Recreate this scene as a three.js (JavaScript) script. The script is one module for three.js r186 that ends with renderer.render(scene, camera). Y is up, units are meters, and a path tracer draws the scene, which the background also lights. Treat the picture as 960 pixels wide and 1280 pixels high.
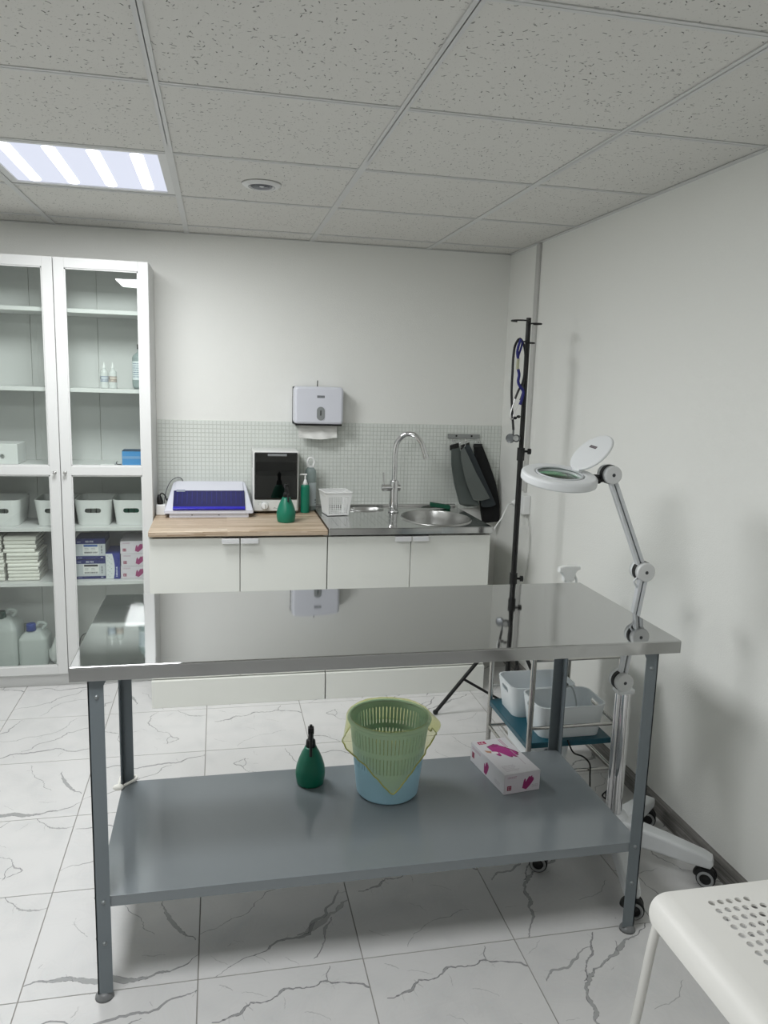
import * as THREE from 'three';
import { RoundedBoxGeometry } from 'three/addons/geometries/RoundedBoxGeometry.js';
import { mergeGeometries, mergeVertices } from 'three/addons/utils/BufferGeometryUtils.js';
import { RectAreaLightUniformsLib } from 'three/addons/lights/RectAreaLightUniformsLib.js';
import { Brush, Evaluator, SUBTRACTION } from 'three-bvh-csg';

// ---------------------------------------------------------------- camera, light, exposure
const scene = new THREE.Scene();
scene.background = new THREE.Color(0x101112);
const renderer = new THREE.WebGLRenderer({ antialias: true });
renderer.toneMapping = THREE.LinearToneMapping;
renderer.toneMappingExposure = 1.0;
renderer.shadowMap.enabled = true;
RectAreaLightUniformsLib.init();

const camera = new THREE.PerspectiveCamera(2 * Math.atan(640 / 970.85) * 180 / Math.PI, 960 / 1280, 0.05, 50);
camera.position.set(-0.0379, 1.4835, 4.0279);
camera.rotation.order = 'YXZ';
camera.rotation.set(-0.16851, -0.21289, 0.03059);
scene.add(camera);

const H = 2.149;                     // suspended ceiling
const RIGHT = 1.474, LEFT = -2.0, FRONT = 6.0;   // inner faces of the walls (the back wall is z = 0)
const PANEL_X = -0.4803, PANEL_Z = [1.098, 2.898];
const PANEL_LIGHT = 24, PANEL_COLOR = new THREE.Color(0.97, 0.99, 1.0);
for (const z of PANEL_Z) {
  const l = new THREE.RectAreaLight(PANEL_COLOR, PANEL_LIGHT, 0.56, 0.56);
  l.position.set(PANEL_X, H - 0.008, z); l.lookAt(PANEL_X, 0, z); l.name = 'panel_light';
  scene.add(l);
}

// ---------------------------------------------------------------- helpers
function rng(seed) { return () => { seed = (seed + 0x6d2b79f5) | 0; let t = Math.imul(seed ^ (seed >>> 15), 1 | seed); t = (t + Math.imul(t ^ (t >>> 7), 61 | t)) ^ t; return ((t ^ (t >>> 14)) >>> 0) / 4294967296; }; }
const V = (x, y, z) => new THREE.Vector3(x, y, z);
const used = new Map();
function numbered(name) { const n = used.get(name) || 0; used.set(name, n + 1); return n ? name + '_' + String(n).padStart(3, '0') : name; }
function mat(color, roughness = 0.5, metalness = 0, extra = {}) {
  const { physical, ...rest } = extra;
  const M = physical || ['transmission', 'clearcoat', 'sheen', 'anisotropy', 'ior'].some((k) => k in rest) ? THREE.MeshPhysicalMaterial : THREE.MeshStandardMaterial;
  return new M({ color, roughness, metalness, ...rest });
}
function prep(g) { const o = g.index ? g.toNonIndexed() : g; for (const k of Object.keys(o.attributes)) if (!['position', 'normal', 'uv'].includes(k)) o.deleteAttribute(k); if (!o.attributes.normal) o.computeVertexNormals(); if (!o.attributes.uv) o.setAttribute('uv', new THREE.BufferAttribute(new Float32Array(o.attributes.position.count * 2), 2)); return o; }
function merge(list) { return list.length === 1 ? list[0] : mergeGeometries(list.map(prep)); }
function add(name, geometry, material, parent = scene) {
  const m = new THREE.Mesh(Array.isArray(geometry) ? merge(geometry) : geometry, material);
  m.name = parent === scene ? numbered(name) : name; m.castShadow = m.receiveShadow = true; parent.add(m); return m;
}
function tag(o, label, category, group) { o.userData.label = label; o.userData.category = category; if (group) o.userData.group = group; return o; }
function thing(name, label, category, [x, y, z] = [0, 0, 0], turn = 0, group) {
  const o = new THREE.Group(); o.name = numbered(name); o.position.set(x, y, z); o.rotation.y = turn; scene.add(o); return tag(o, label, category, group);
}
function structure(name) { const o = new THREE.Group(); o.name = name; o.userData.kind = 'structure'; scene.add(o); return o; }
// box given by its limits
function bx(x0, x1, y0, y1, z0, z1) { const g = new THREE.BoxGeometry(x1 - x0, y1 - y0, z1 - z0); g.translate((x0 + x1) / 2, (y0 + y1) / 2, (z0 + z1) / 2); return g; }
function rb(x0, x1, y0, y1, z0, z1, r = 0.003, s = 2) { const g = new RoundedBoxGeometry(x1 - x0, y1 - y0, z1 - z0, s, r); g.translate((x0 + x1) / 2, (y0 + y1) / 2, (z0 + z1) / 2); return g; }
function cyl(r0, r1, h, x = 0, y = 0, z = 0, n = 24) { const g = new THREE.CylinderGeometry(r1, r0, h, n); g.translate(x, y + h / 2, z); return g; }
function rod(a, b, r, n = 12, r2 = r) {
  const d = b.clone().sub(a), g = new THREE.CylinderGeometry(r2, r, d.length(), n); g.translate(0, d.length() / 2, 0);
  g.applyQuaternion(new THREE.Quaternion().setFromUnitVectors(V(0, 1, 0), d.clone().normalize())); g.translate(a.x, a.y, a.z); return g;
}
function tube(pts, r, seg = 40, n = 8, closed = false) { return new THREE.TubeGeometry(new THREE.CatmullRomCurve3(pts.map((p) => V(...p)), closed), seg, r, n, closed); }
function lathe(pts, n = 32, inside = false) {   // profile turned so that its faces point outwards (or inwards for an open bowl)
  const ring = [...pts, [0, pts[pts.length - 1][1]], [0, pts[0][1]]]; let area = 0; ring.forEach(([x, y], i) => { const [u, v] = ring[(i + 1) % ring.length]; area += x * v - u * y; });
  const list = (area < 0) !== inside ? pts.slice().reverse() : pts; return new THREE.LatheGeometry(list.map((p) => new THREE.Vector2(...p)), n);
}
function poly(pts) { const s = new THREE.Shape(); pts.forEach(([x, y], i) => (i ? s.lineTo(x, y) : s.moveTo(x, y))); s.closePath(); return s; }
function extr(shape, depth, bevel = 0, seg = 2, curve = 12) { return new THREE.ExtrudeGeometry(shape, { depth: depth - 2 * bevel, bevelEnabled: bevel > 0, bevelThickness: bevel, bevelSize: bevel, bevelOffset: -bevel, bevelSegments: seg, curveSegments: curve }).translate(0, 0, bevel); }
function rrect(w, h, r, cx = 0, cy = 0) {
  const s = new THREE.Shape(), x = cx - w / 2, y = cy - h / 2;
  s.moveTo(x + r, y); s.lineTo(x + w - r, y); s.absarc(x + w - r, y + r, r, -Math.PI / 2, 0); s.lineTo(x + w, y + h - r); s.absarc(x + w - r, y + h - r, r, 0, Math.PI / 2);
  s.lineTo(x + r, y + h); s.absarc(x + r, y + h - r, r, Math.PI / 2, Math.PI); s.lineTo(x, y + r); s.absarc(x + r, y + r, r, Math.PI, Math.PI * 1.5); return s;
}
// texture coordinates in metres (times k), by the way each face points
function uvm(g0, k = 1, turn = false) {
  const g = g0.index ? g0.toNonIndexed() : g0; g.computeVertexNormals === undefined; const p = g.attributes.position, n = g.attributes.normal, uv = new Float32Array(p.count * 2);
  for (let i = 0; i < p.count; i += 3) {
    let ax = 0, ay = 0, az = 0; for (let j = 0; j < 3; j++) { ax += Math.abs(n.getX(i + j)); ay += Math.abs(n.getY(i + j)); az += Math.abs(n.getZ(i + j)); }
    for (let j = i; j < i + 3; j++) {
      let u, v; if (ay >= ax && ay >= az) { u = p.getX(j); v = p.getZ(j); } else if (ax >= az) { u = p.getZ(j); v = p.getY(j); } else { u = p.getX(j); v = p.getY(j); }
      if (turn) [u, v] = [v, u]; uv[2 * j] = u * k; uv[2 * j + 1] = v * k;
    }
  }
  g.setAttribute('uv', new THREE.BufferAttribute(uv, 2)); return g;
}
function canvasTex(w, h, draw, { srgb = true, repeat = false } = {}) {
  const c = document.createElement('canvas'); c.width = w; c.height = h; draw(c.getContext('2d'), w, h);
  const t = new THREE.CanvasTexture(c); if (srgb) t.colorSpace = THREE.SRGBColorSpace; if (repeat) t.wrapS = t.wrapT = THREE.RepeatWrapping; t.magFilter = THREE.LinearFilter; t.anisotropy = 8; return t;
}
// flat print: a thin sheet of real size just proud of the face it is printed on; local x right, y up, z out
function print(name, w, h, texture, parent, place, roughness = 0.5) {
  const g = new THREE.PlaneGeometry(w, h); place(g); const m = add(name, g, mat(0xffffff, roughness, 0, { map: texture }), parent); return m;
}
const csg = new Evaluator(); csg.attributes = ['position', 'normal', 'uv'];
function cut(a, ...list) { let r = new Brush(prep(a)); r.updateMatrixWorld(); for (const b of list) { const k = new Brush(prep(b)); k.updateMatrixWorld(); r = csg.evaluate(r, k, SUBTRACTION); } return prep(r.geometry); }

// ---------------------------------------------------------------- surface textures
function noiseTex(size, seed, cells, amp, mid = 0.5, srgb = false) {   // layered value noise that tiles
  const d = new Uint8Array(size * size * 4), f = new Float32Array(size * size);
  cells.forEach((n, k) => {
    const r = rng(seed + k * 77), t = new Float32Array(n * n).map(() => r() - 0.5), a = amp[k];
    for (let y = 0; y < size; y++) for (let x = 0; x < size; x++) {
      const u = x / size * n, v = y / size * n, i = u | 0, j = v | 0; let fu = u - i, fv = v - j; fu = fu * fu * (3 - 2 * fu); fv = fv * fv * (3 - 2 * fv);
      const i1 = (i + 1) % n, j1 = (j + 1) % n;
      f[y * size + x] += a * ((t[j * n + i] * (1 - fu) + t[j * n + i1] * fu) * (1 - fv) + (t[j1 * n + i] * (1 - fu) + t[j1 * n + i1] * fu) * fv);
    }
  });
  for (let i = 0; i < size * size; i++) { const c = Math.max(0, Math.min(255, 255 * (mid + f[i]))); d[4 * i] = d[4 * i + 1] = d[4 * i + 2] = c; d[4 * i + 3] = 255; }
  const t = new THREE.DataTexture(d, size, size); t.wrapS = t.wrapT = THREE.RepeatWrapping; t.magFilter = THREE.LinearFilter; t.minFilter = THREE.LinearMipmapLinearFilter; t.generateMipmaps = true; if (srgb) t.colorSpace = THREE.SRGBColorSpace; t.needsUpdate = true; return t;
}
const paintBump = noiseTex(512, 5, [128, 256], [0.5, 0.5]);
const wallPaint = mat(new THREE.Color(0.85, 0.855, 0.82), 0.62, 0, { bumpMap: paintBump, bumpScale: 0.0006 });

// ---------------------------------------------------------------- the room
const slabs = mat(0x9a9a98, 0.9);
{
  const wb = structure('wall_back'); add('wall_plaster', uvm(bx(LEFT - 0.1, RIGHT + 0.1, -0.1, H + 0.3, -0.1, 0), 3), wallPaint, wb);
  const wr = structure('wall_right'); add('wall_plaster', uvm(bx(RIGHT, RIGHT + 0.1, -0.1, H + 0.3, 0, FRONT), 3), wallPaint, wr);
  const wl = structure('wall_left'); add('wall_plaster', uvm(bx(LEFT - 0.1, LEFT, -0.1, H + 0.3, 0, FRONT), 3), wallPaint, wl);
  const wf = structure('wall_front'); add('wall_plaster', uvm(bx(LEFT - 0.1, RIGHT + 0.1, -0.1, H + 0.3, FRONT, FRONT + 0.1), 3), wallPaint, wf);

  // small square mosaic above the worktop: too small to pick apart, joined
  const list = [], px = 0.0192, py = 0.0208, x0 = -0.333, y0 = 0.80, x1 = RIGHT - 0.002, y1 = 1.256, r = rng(4);
  const nx = Math.round((x1 - x0) / px), ny = Math.round((y1 - y0) / py), sx = (x1 - x0) / nx, sy = (y1 - y0) / ny;
  for (let i = 0; i < nx; i++) for (let j = 0; j < ny; j++) {
    const g = new THREE.BoxGeometry(sx - 0.0016, sy - 0.0016, 0.004), p = g.attributes.position;
    for (let k = 0; k < p.count; k++) if (p.getZ(k) > 0) { p.setX(k, p.getX(k) * 0.93); p.setY(k, p.getY(k) * 0.93); }
    g.computeVertexNormals(); g.rotateY((r() - 0.5) * 0.02); g.rotateX((r() - 0.5) * 0.02); g.translate(x0 + (i + 0.5) * sx, y0 + (j + 0.5) * sy, 0.0035); list.push(g);
  }
  const t = add('mosaic_tiles', list, mat(new THREE.Color(0.745, 0.775, 0.735), 0.22), wb); t.userData.kind = 'stuff'; t.userData.label = 'small square white mosaic tiles';
  add('grout_bed', bx(x0, x1, y0, y1, 0, 0.003), mat(0xd0d4cd, 0.85), wb);
}

// floor: marble-look tiles with recessed grout
function vein(c, pts, w, alpha, rand, shade = 90) {   // a wandering ribbon, pale inside with darker, broken edges
  let p = pts; for (let k = 0; k < 4; k++) { const n = [p[0]]; for (let i = 1; i < p.length; i++) { const [ax, ay] = p[i - 1], [b0, b1] = p[i], l = Math.hypot(b0 - ax, b1 - ay); n.push([(ax + b0) / 2 + (rand() - 0.5) * l * 0.3, (ay + b1) / 2 + (rand() - 0.5) * l * 0.3], p[i]); } p = n; }
  const N = p.length, L = [], R = []; let ww = w * 0.6;
  for (let i = 0; i < N; i++) {
    const a = p[Math.max(0, i - 1)], b = p[Math.min(N - 1, i + 1)], dx = b[0] - a[0], dy = b[1] - a[1], l = Math.hypot(dx, dy) || 1; ww += (rand() - 0.5) * w * 0.55; ww = Math.max(w * 0.2, Math.min(w * 1.7, ww));
    const e = Math.min(1, 0.25 + 3 * Math.min(i, N - 1 - i) / N), h = ww * e; L.push([p[i][0] - dy / l * h, p[i][1] + dx / l * h]); R.push([p[i][0] + dy / l * h, p[i][1] - dx / l * h]);
  }
  c.fillStyle = `rgba(${shade + 42},${shade + 43},${shade + 44},${alpha * 0.6})`; c.beginPath(); [...L, ...R.slice().reverse()].forEach((q, i) => (i ? c.lineTo(...q) : c.moveTo(...q))); c.closePath(); c.fill();
  c.lineCap = 'round';
  for (const E of [L, R]) for (let i = 1; i < N; i++) { if (rand() < 0.22) continue; c.strokeStyle = `rgba(${shade},${shade},${shade + 2},${alpha * (0.35 + rand() * 0.65)})`; c.lineWidth = 0.8 + rand() * Math.min(2.6, 0.4 + w * 0.2); c.beginPath(); c.moveTo(...E[i - 1]); c.lineTo(...E[i]); c.stroke(); }
  for (let i = 1; i < N; i++) if (rand() < 0.09) { const t = rand() < 0.5 ? L : R, d = 10 + rand() * 34, a = rand() * 6.28; c.strokeStyle = `rgba(${shade + 40},${shade + 40},${shade + 42},${alpha * 0.6})`; c.lineWidth = 0.9; c.beginPath(); c.moveTo(...t[i]); c.lineTo(t[i][0] + Math.cos(a) * d, t[i][1] + Math.sin(a) * d); c.stroke(); }
}
const S = 768;
const marbleDesigns = [   // in tile units, v down = towards the viewer
  [[[[0.08, 0.34], [0.3, 0.23], [0.5, 0.16], [0.75, 0.14], [0.88, 0.18], [1.0, 0.24]], 5, 0.6], [[[0.76, 0.14], [0.79, 0.02]], 2, 0.55], [[[0.12, 0.06], [0.2, 0.12]], 2, 0.25], [[[0.3, 0.95], [0.5, 0.75], [0.8, 0.66]], 2, 0.3]],
  [[[[0.95, -0.02], [0.75, 0.12], [0.55, 0.25], [0.36, 0.38], [0.27, 0.5], [0.22, 0.7], [0.1, 1.0]], 9, 0.5], [[[0.54, 0.02], [0.46, 0.18], [0.36, 0.3], [0.29, 0.42]], 4.5, 0.6], [[[0.46, 0.15], [0.3, 0.24], [0.15, 0.3], [0.06, 0.38]], 2.6, 0.5], [[[0.65, 0.12], [0.62, 0.22]], 2, 0.4], [[[0.6, 0.7], [0.9, 0.52]], 1.4, 0.3]],
  [[[[0.0, 0.6], [0.3, 0.45], [0.55, 0.2], [0.62, 0.0]], 2.5, 0.5], [[[0.1, 1.0], [0.35, 0.85], [0.7, 0.72], [0.95, 0.3]], 3.5, 0.55], [[[0.62, 0.72], [0.85, 0.55], [1, 0.42]], 8, 0.4], [[[0.7, 0.95], [0.8, 0.7], [0.86, 0.58]], 4, 0.45]],
  [[[[0.5, 0.0], [0.42, 0.25], [0.52, 0.48], [0.66, 0.62], [0.63, 0.8]], 3, 0.5], [[[0.66, 0.62], [0.74, 0.7], [0.6, 0.78]], 4, 0.45], [[[0.7, 0.0], [0.82, 0.14], [1.0, 0.16]], 4, 0.4], [[[0.0, 0.42], [0.15, 0.5], [0.24, 0.95]], 2.5, 0.55], [[[0.15, 0.5], [0.35, 0.46]], 1.5, 0.35]],
  [[[[0.0, 0.88], [0.25, 0.86], [0.5, 0.9], [0.72, 0.93], [1.0, 0.79]], 5.5, 0.55], [[[0.45, 0.05], [0.6, 0.35], [0.72, 0.55]], 2, 0.45], [[[0.75, 0.22], [0.85, 0.5], [0.98, 0.65]], 3.5, 0.5], [[[0.2, 0.3], [0.3, 0.5]], 1.5, 0.3]],
  [[[[0.02, 0.2], [0.4, 0.26], [0.7, 0.2], [1.0, 0.08]], 3, 0.6], [[[0.0, 0.75], [0.35, 0.6], [0.6, 0.35], [0.7, 0.24]], 2, 0.45], [[[0.3, 0.95], [0.5, 0.6], [0.95, 0.5]], 2, 0.3], [[[0.85, 0.98], [0.93, 0.7], [1, 0.66]], 2.5, 0.45]],
];
const marble = marbleDesigns.map((d, k) => {
  const t = canvasTex(S, S, (c) => {
    c.fillStyle = '#dedddc'; c.fillRect(0, 0, S, S); const r = rng(90 + k * 13);
    for (let i = 0; i < 26; i++) { const x = r() * S, y = r() * S, a = r() * 3, rr = 60 + r() * 150, g = c.createRadialGradient(0, 0, 0, 0, 0, rr); g.addColorStop(0, `rgba(186,188,190,${0.05 + r() * 0.08})`); g.addColorStop(1, 'rgba(186,188,190,0)'); c.save(); c.translate(x, y); c.rotate(a); c.scale(1.8, 0.5); c.fillStyle = g; c.fillRect(-rr, -rr, 2 * rr, 2 * rr); c.restore(); }
    for (const [pts, w, a] of d) vein(c, pts.map(([x, y]) => [x * S, y * S]), w > 3 ? w * 1.9 : w * 1.4, Math.min(1, a * 1.6), r, 78);
    for (let i = 0; i < 6; i++) { const x = r() * S, y = r() * S; vein(c, [[x, y], [x + (r() - 0.5) * 240, y + (r() - 0.5) * 160]], 1.3, 0.4, r, 100); }
  });
  return mat(0xffffff, 0.24, 0, { map: t });
});
{
  const f = structure('floor'); add('grout_bed', bx(LEFT - 0.1, RIGHT + 0.1, -0.12, -0.0022, -0.1, FRONT + 0.1), mat(0x9b9893, 0.9), f);
  const tx = 0.4169, tz = 0.4064, x0 = -0.0944, z0 = 2.2701, gap = 0.0032;
  const full = new THREE.BoxGeometry(tx - gap, 0.01, tz - gap);
  { const p = full.attributes.position; for (let k = 0; k < p.count; k++) if (p.getY(k) < 0) { p.setX(k, p.getX(k) * 1.004); p.setZ(k, p.getZ(k) * 1.004); } }
  const pick = { '0,0': 0, '1,0': 0, '2,0': 1, '2,-1': 1, '0,-1': 2, '1,-1': 0, '-1,0': 5, '-2,0': 3, '-2,-1': 3, '-2,-2': 3, '-1,-1': 4, '-1,-2': 5, '-1,-3': 5, '3,0': 1 };
  for (let i = -5; i <= 4; i++) for (let k = -6; k <= 10; k++) {
    const a = Math.max(LEFT, x0 + i * tx), b = Math.min(RIGHT, x0 + (i + 1) * tx), c = Math.max(0, z0 + k * tz), d = Math.min(FRONT, z0 + (k + 1) * tz);
    if (b - a < 0.03 || d - c < 0.03) continue;
    let g = full; const whole = b - a > tx - 1e-6 && d - c > tz - 1e-6;
    if (!whole) { g = new THREE.BoxGeometry(b - a - gap, 0.01, d - c - gap); const uv = g.attributes.uv; for (let q = 0; q < uv.count; q++) { uv.setX(q, uv.getX(q) * (b - a) / tx); uv.setY(q, uv.getY(q) * (d - c) / tz); } }
    const id = `${i},${k}`, v = id in pick ? pick[id] : Math.abs((i * 7 + k * 3 + (i * k) % 5) % marble.length);
    const m = add('floor_tile', g, marble[v], f); m.position.set((a + b) / 2, -0.005, (c + d) / 2);
    if (!(id in pick) && whole && (i + k) % 3 === 0) m.rotation.y = Math.PI;
  }
}

// suspended ceiling: mineral-fibre tiles lying on a metal grid
{
  const c0 = structure('ceiling'); add('ceiling_slab', bx(LEFT - 0.1, RIGHT + 0.1, H + 0.22, H + 0.3, -0.1, FRONT + 0.1), slabs, c0);
  const tileMats = [0, 1].map((k) => {
    const strokes = []; const r = rng(300 + k);
    for (let i = 0; i < 520; i++) strokes.push([r() * 1024, r() * 1024, r() * Math.PI, 5 + r() * r() * 16, 1.8 + r() * 2.0, 0.4 + r() * 0.5]);
    for (let i = 0; i < 1500; i++) strokes.push([r() * 1024, r() * 1024, r() * Math.PI, 1.5 + r() * 2.5, 1.6, 0.12 + r() * 0.2]);
    const paint = (c, base, ink) => { c.fillStyle = base; c.fillRect(0, 0, 1024, 1024); c.lineCap = 'round'; for (const [x, y, a, l, w, al] of strokes) { c.strokeStyle = ink(al); c.lineWidth = w; c.beginPath(); c.moveTo(x - Math.cos(a) * l / 2, y - Math.sin(a) * l / 2); c.quadraticCurveTo(x + Math.sin(a) * 2, y - Math.cos(a) * 2, x + Math.cos(a) * l / 2, y + Math.sin(a) * l / 2); c.stroke(); } };
    return mat(0xffffff, 0.95, 0, { map: canvasTex(1024, 1024, (c) => paint(c, '#d7d6d1', (a) => `rgba(48,48,45,${a})`)), bumpMap: canvasTex(1024, 1024, (c) => paint(c, '#fff', (a) => `rgba(0,0,0,${a})`), { srgb: false }), bumpScale: 0.0015 });
  });
  const tee = mat(new THREE.Color(0.62, 0.625, 0.615), 0.45), xs = [], zs = [];
  for (let k = -3; k <= 2; k++) xs.push(-0.1803 + 0.6 * k); for (let k = 0; k <= 9; k++) zs.push(0.1982 + 0.6 * k);
  const fl = 0.0115, tface = H + 0.0037;
  for (const x of xs) add('main_tee', [bx(x - fl, x + fl, H, H + 0.003, 0.001, FRONT - 0.001), bx(x - 0.001, x + 0.001, H, H + 0.036, 0.001, FRONT - 0.001)], tee, c0);
  const ex = [LEFT, ...xs, RIGHT], ez = [0, ...zs, FRONT];
  for (const z of zs) for (let i = 0; i < ex.length - 1; i++) { const a = ex[i] + fl, b = ex[i + 1] - fl; if (b - a > 0.02) add('cross_tee', [bx(a, b, H + 0.001, H + 0.0035, z - fl, z + fl), bx(a, b, H, H + 0.03, z - 0.001, z + 0.001)], tee, c0); }
  add('wall_angle', [bx(RIGHT - 0.02, RIGHT, H - 0.0005, H + 0.002, 0, FRONT), bx(LEFT, LEFT + 0.02, H - 0.0005, H + 0.002, 0, FRONT), bx(LEFT, RIGHT, H - 0.0005, H + 0.002, 0, 0.02), bx(LEFT, RIGHT, H - 0.0005, H + 0.002, FRONT - 0.02, FRONT)], tee, c0);
  let n = 0;
  for (let i = 0; i < ex.length - 1; i++) for (let k = 0; k < ez.length - 1; k++) {
    const a = ex[i] + 0.004, b = ex[i + 1] - 0.004, c = ez[k] + 0.004, d = ez[k + 1] - 0.004, mx = (a + b) / 2, mz = (c + d) / 2;
    if (b - a < 0.02 || d - c < 0.02) continue;
    if (PANEL_Z.some((z) => Math.abs(z - mz) < 0.2) && Math.abs(mx - PANEL_X) < 0.2) continue;
    const g = new THREE.BoxGeometry(b - a, 0.014, d - c), uv = g.attributes.uv; for (let q = 0; q < uv.count; q++) { uv.setX(q, uv.getX(q) * Math.min(1, (b - a) / 0.6)); uv.setY(q, uv.getY(q) * Math.min(1, (d - c) / 0.6)); }
    const m = add('ceiling_tile', g, tileMats[n % 2], c0); m.position.set(mx, tface + 0.007, mz); n++;
  }
}
// grey wood-look skirting boards
const skirt = mat(0xffffff, 0.5, 0, { map: canvasTex(1024, 64, (c) => { c.fillStyle = '#777572'; c.fillRect(0, 0, 1024, 64); const r = rng(8); for (let i = 0; i < 260; i++) { const v = 52 + r() * 120; c.strokeStyle = `rgba(${v},${v - 2},${v - 6},0.5)`; c.lineWidth = 0.6 + r() * 2; const y = r() * 64, x = r() * 1024, l = 80 + r() * 400; c.beginPath(); c.moveTo(x, y); c.bezierCurveTo(x + l / 3, y + (r() - 0.5) * 5, x + 2 * l / 3, y + (r() - 0.5) * 5, x + l, y); c.stroke(); } }, { repeat: true }) });
function skirting(name, along, a, b, at, sign) {
  const s = poly([[0, 0], [0.014, 0], [0.014, 0.05], [0.01, 0.062], [0, 0.066]]), g = uvm(extr(s, b - a), 1);
  const uv = g.attributes.uv, p = g.attributes.position; for (let i = 0; i < uv.count; i++) uv.setXY(i, p.getZ(i) * 0.9, (p.getY(i) + p.getX(i)) * 12);
  if (along === 'z') { if (sign < 0) { g.scale(-1, 1, 1); const ix = []; for (let i = 0; i < p.count; i += 3) ix.push(i, i + 2, i + 1); g.setIndex(ix); g.computeVertexNormals(); } g.translate(at, 0, a); }
  else { g.rotateY(sign > 0 ? -Math.PI / 2 : Math.PI / 2); g.translate(sign > 0 ? b : a, 0, at); }
  const m = add(name, g, skirt); m.userData.kind = 'structure';
}
skirting('baseboard_right', 'z', 0.02, FRONT, RIGHT, -1);
skirting('baseboard_left', 'z', 0.02, FRONT, LEFT, 1);
{ const g = bx(1.24, RIGHT - 0.015, 0, 0.066, 0, 0.014), m = add('baseboard_back', uvm(g, 3), skirt); m.userData.kind = 'structure'; }

// ---------------------------------------------------------------- shared materials
const white = mat(new THREE.Color(0.71, 0.715, 0.705), 0.4), whitePlastic = mat(new THREE.Color(0.82, 0.83, 0.82), 0.35), lacquer = mat(new THREE.Color(0.82, 0.83, 0.78), 0.38);
const steel = mat(new THREE.Color(0.60, 0.60, 0.595), 0.13, 1), brushed = mat(new THREE.Color(0.58, 0.58, 0.57), 0.3, 1), chrome = mat(new THREE.Color(0.72, 0.72, 0.73), 0.08, 1), aluminium = mat(new THREE.Color(0.66, 0.66, 0.66), 0.35, 1);
const black = mat(0x050506, 0.55), blackGloss = mat(0x040404, 0.42), rubber = mat(0x17181a, 0.8), darkGrey = mat(0x3a3d40, 0.6);
const greyPaint = mat(new THREE.Color(0.165, 0.193, 0.21), 0.33, 0, { bumpMap: paintBump, bumpScale: 0.00015 });
const glassPane = mat(new THREE.Color(0.955, 0.975, 0.962), 0.0, 0, { transmission: 1, thickness: 0, ior: 1.5 });
const greenPlastic = mat(new THREE.Color(0.002, 0.17, 0.10), 0.38);
const paper = mat(new THREE.Color(0.80, 0.80, 0.77), 0.9), cloth = mat(new THREE.Color(0.88, 0.87, 0.81), 0.95);

// ---------------------------------------------------------------- ceiling fittings
{
  const labels = ['lit square ceiling light panel with four bright tubes above the glass cabinet', 'square ceiling light panel mirrored in the glass cabinet door'];
  PANEL_Z.forEach((z, k) => {
    const t = thing('ceiling_light', labels[k], 'ceiling light', [PANEL_X, H, z], 0, 'ceiling light panels');
    const e = 0.2885, a = 0.262;
    add('frame', [bx(-e, e, 0.004, 0.012, -e, -a), bx(-e, e, 0.004, 0.012, a, e), bx(-e, -a, 0.004, 0.012, -a, a), bx(a, e, 0.004, 0.012, -a, a)], white, t);
    add('housing', [bx(-e, e, 0.06, 0.064, -e, e), bx(-e, -e + 0.003, 0.012, 0.06, -e, e), bx(e - 0.003, e, 0.012, 0.06, -e, e), bx(-e, e, 0.012, 0.06, -e, -e + 0.003), bx(-e, e, 0.012, 0.06, e - 0.003, e)], white, t);
    add('diffuser', bx(-a, a, 0.009, 0.012, -a, a), mat(0x30333a, 0.6, 0, { emissive: new THREE.Color(0.70, 0.735, 0.86), emissiveIntensity: 1 }), t);
    for (let i = 0; i < 4; i++) {
      const x = -0.195 + i * 0.13, g = new THREE.CapsuleGeometry(0.021, 0.44, 6, 14); g.rotateX(Math.PI / 2); g.scale(1, 0.35, 1); g.translate(x, 0.0085, 0);
      add('light_tube', g, mat(0xffffff, 0.4, 0, { emissive: new THREE.Color(1, 1, 1), emissiveIntensity: 1.7 }), t);
    }
  });
  const v = thing('ceiling_vent', 'round white ventilation grille set in a ceiling tile', 'vent', [0.117, H + 0.0037, 1.098]);
  add('flange', lathe([[0.04, -0.004], [0.045, -0.011], [0.058, -0.012], [0.068, -0.005], [0.07, 0.0], [0.04, 0.0]], 48), white, v);
  add('throat', lathe([[0.0, -0.0005], [0.046, -0.0005], [0.046, -0.004]], 40), mat(0x30312f, 0.8), v);
  for (let i = 0; i < 4; i++) { const r = 0.012 + i * 0.01; add('louvre_ring', lathe([[r, -0.003], [r + 0.004, -0.012], [r + 0.0055, -0.0115], [r + 0.0015, -0.003], [r, -0.003]], 40), mat(0x9a9ca2, 0.4), v); }
  add('core', cyl(0.008, 0.008, 0.009, 0, -0.0105, 0), white, v);
}

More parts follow.
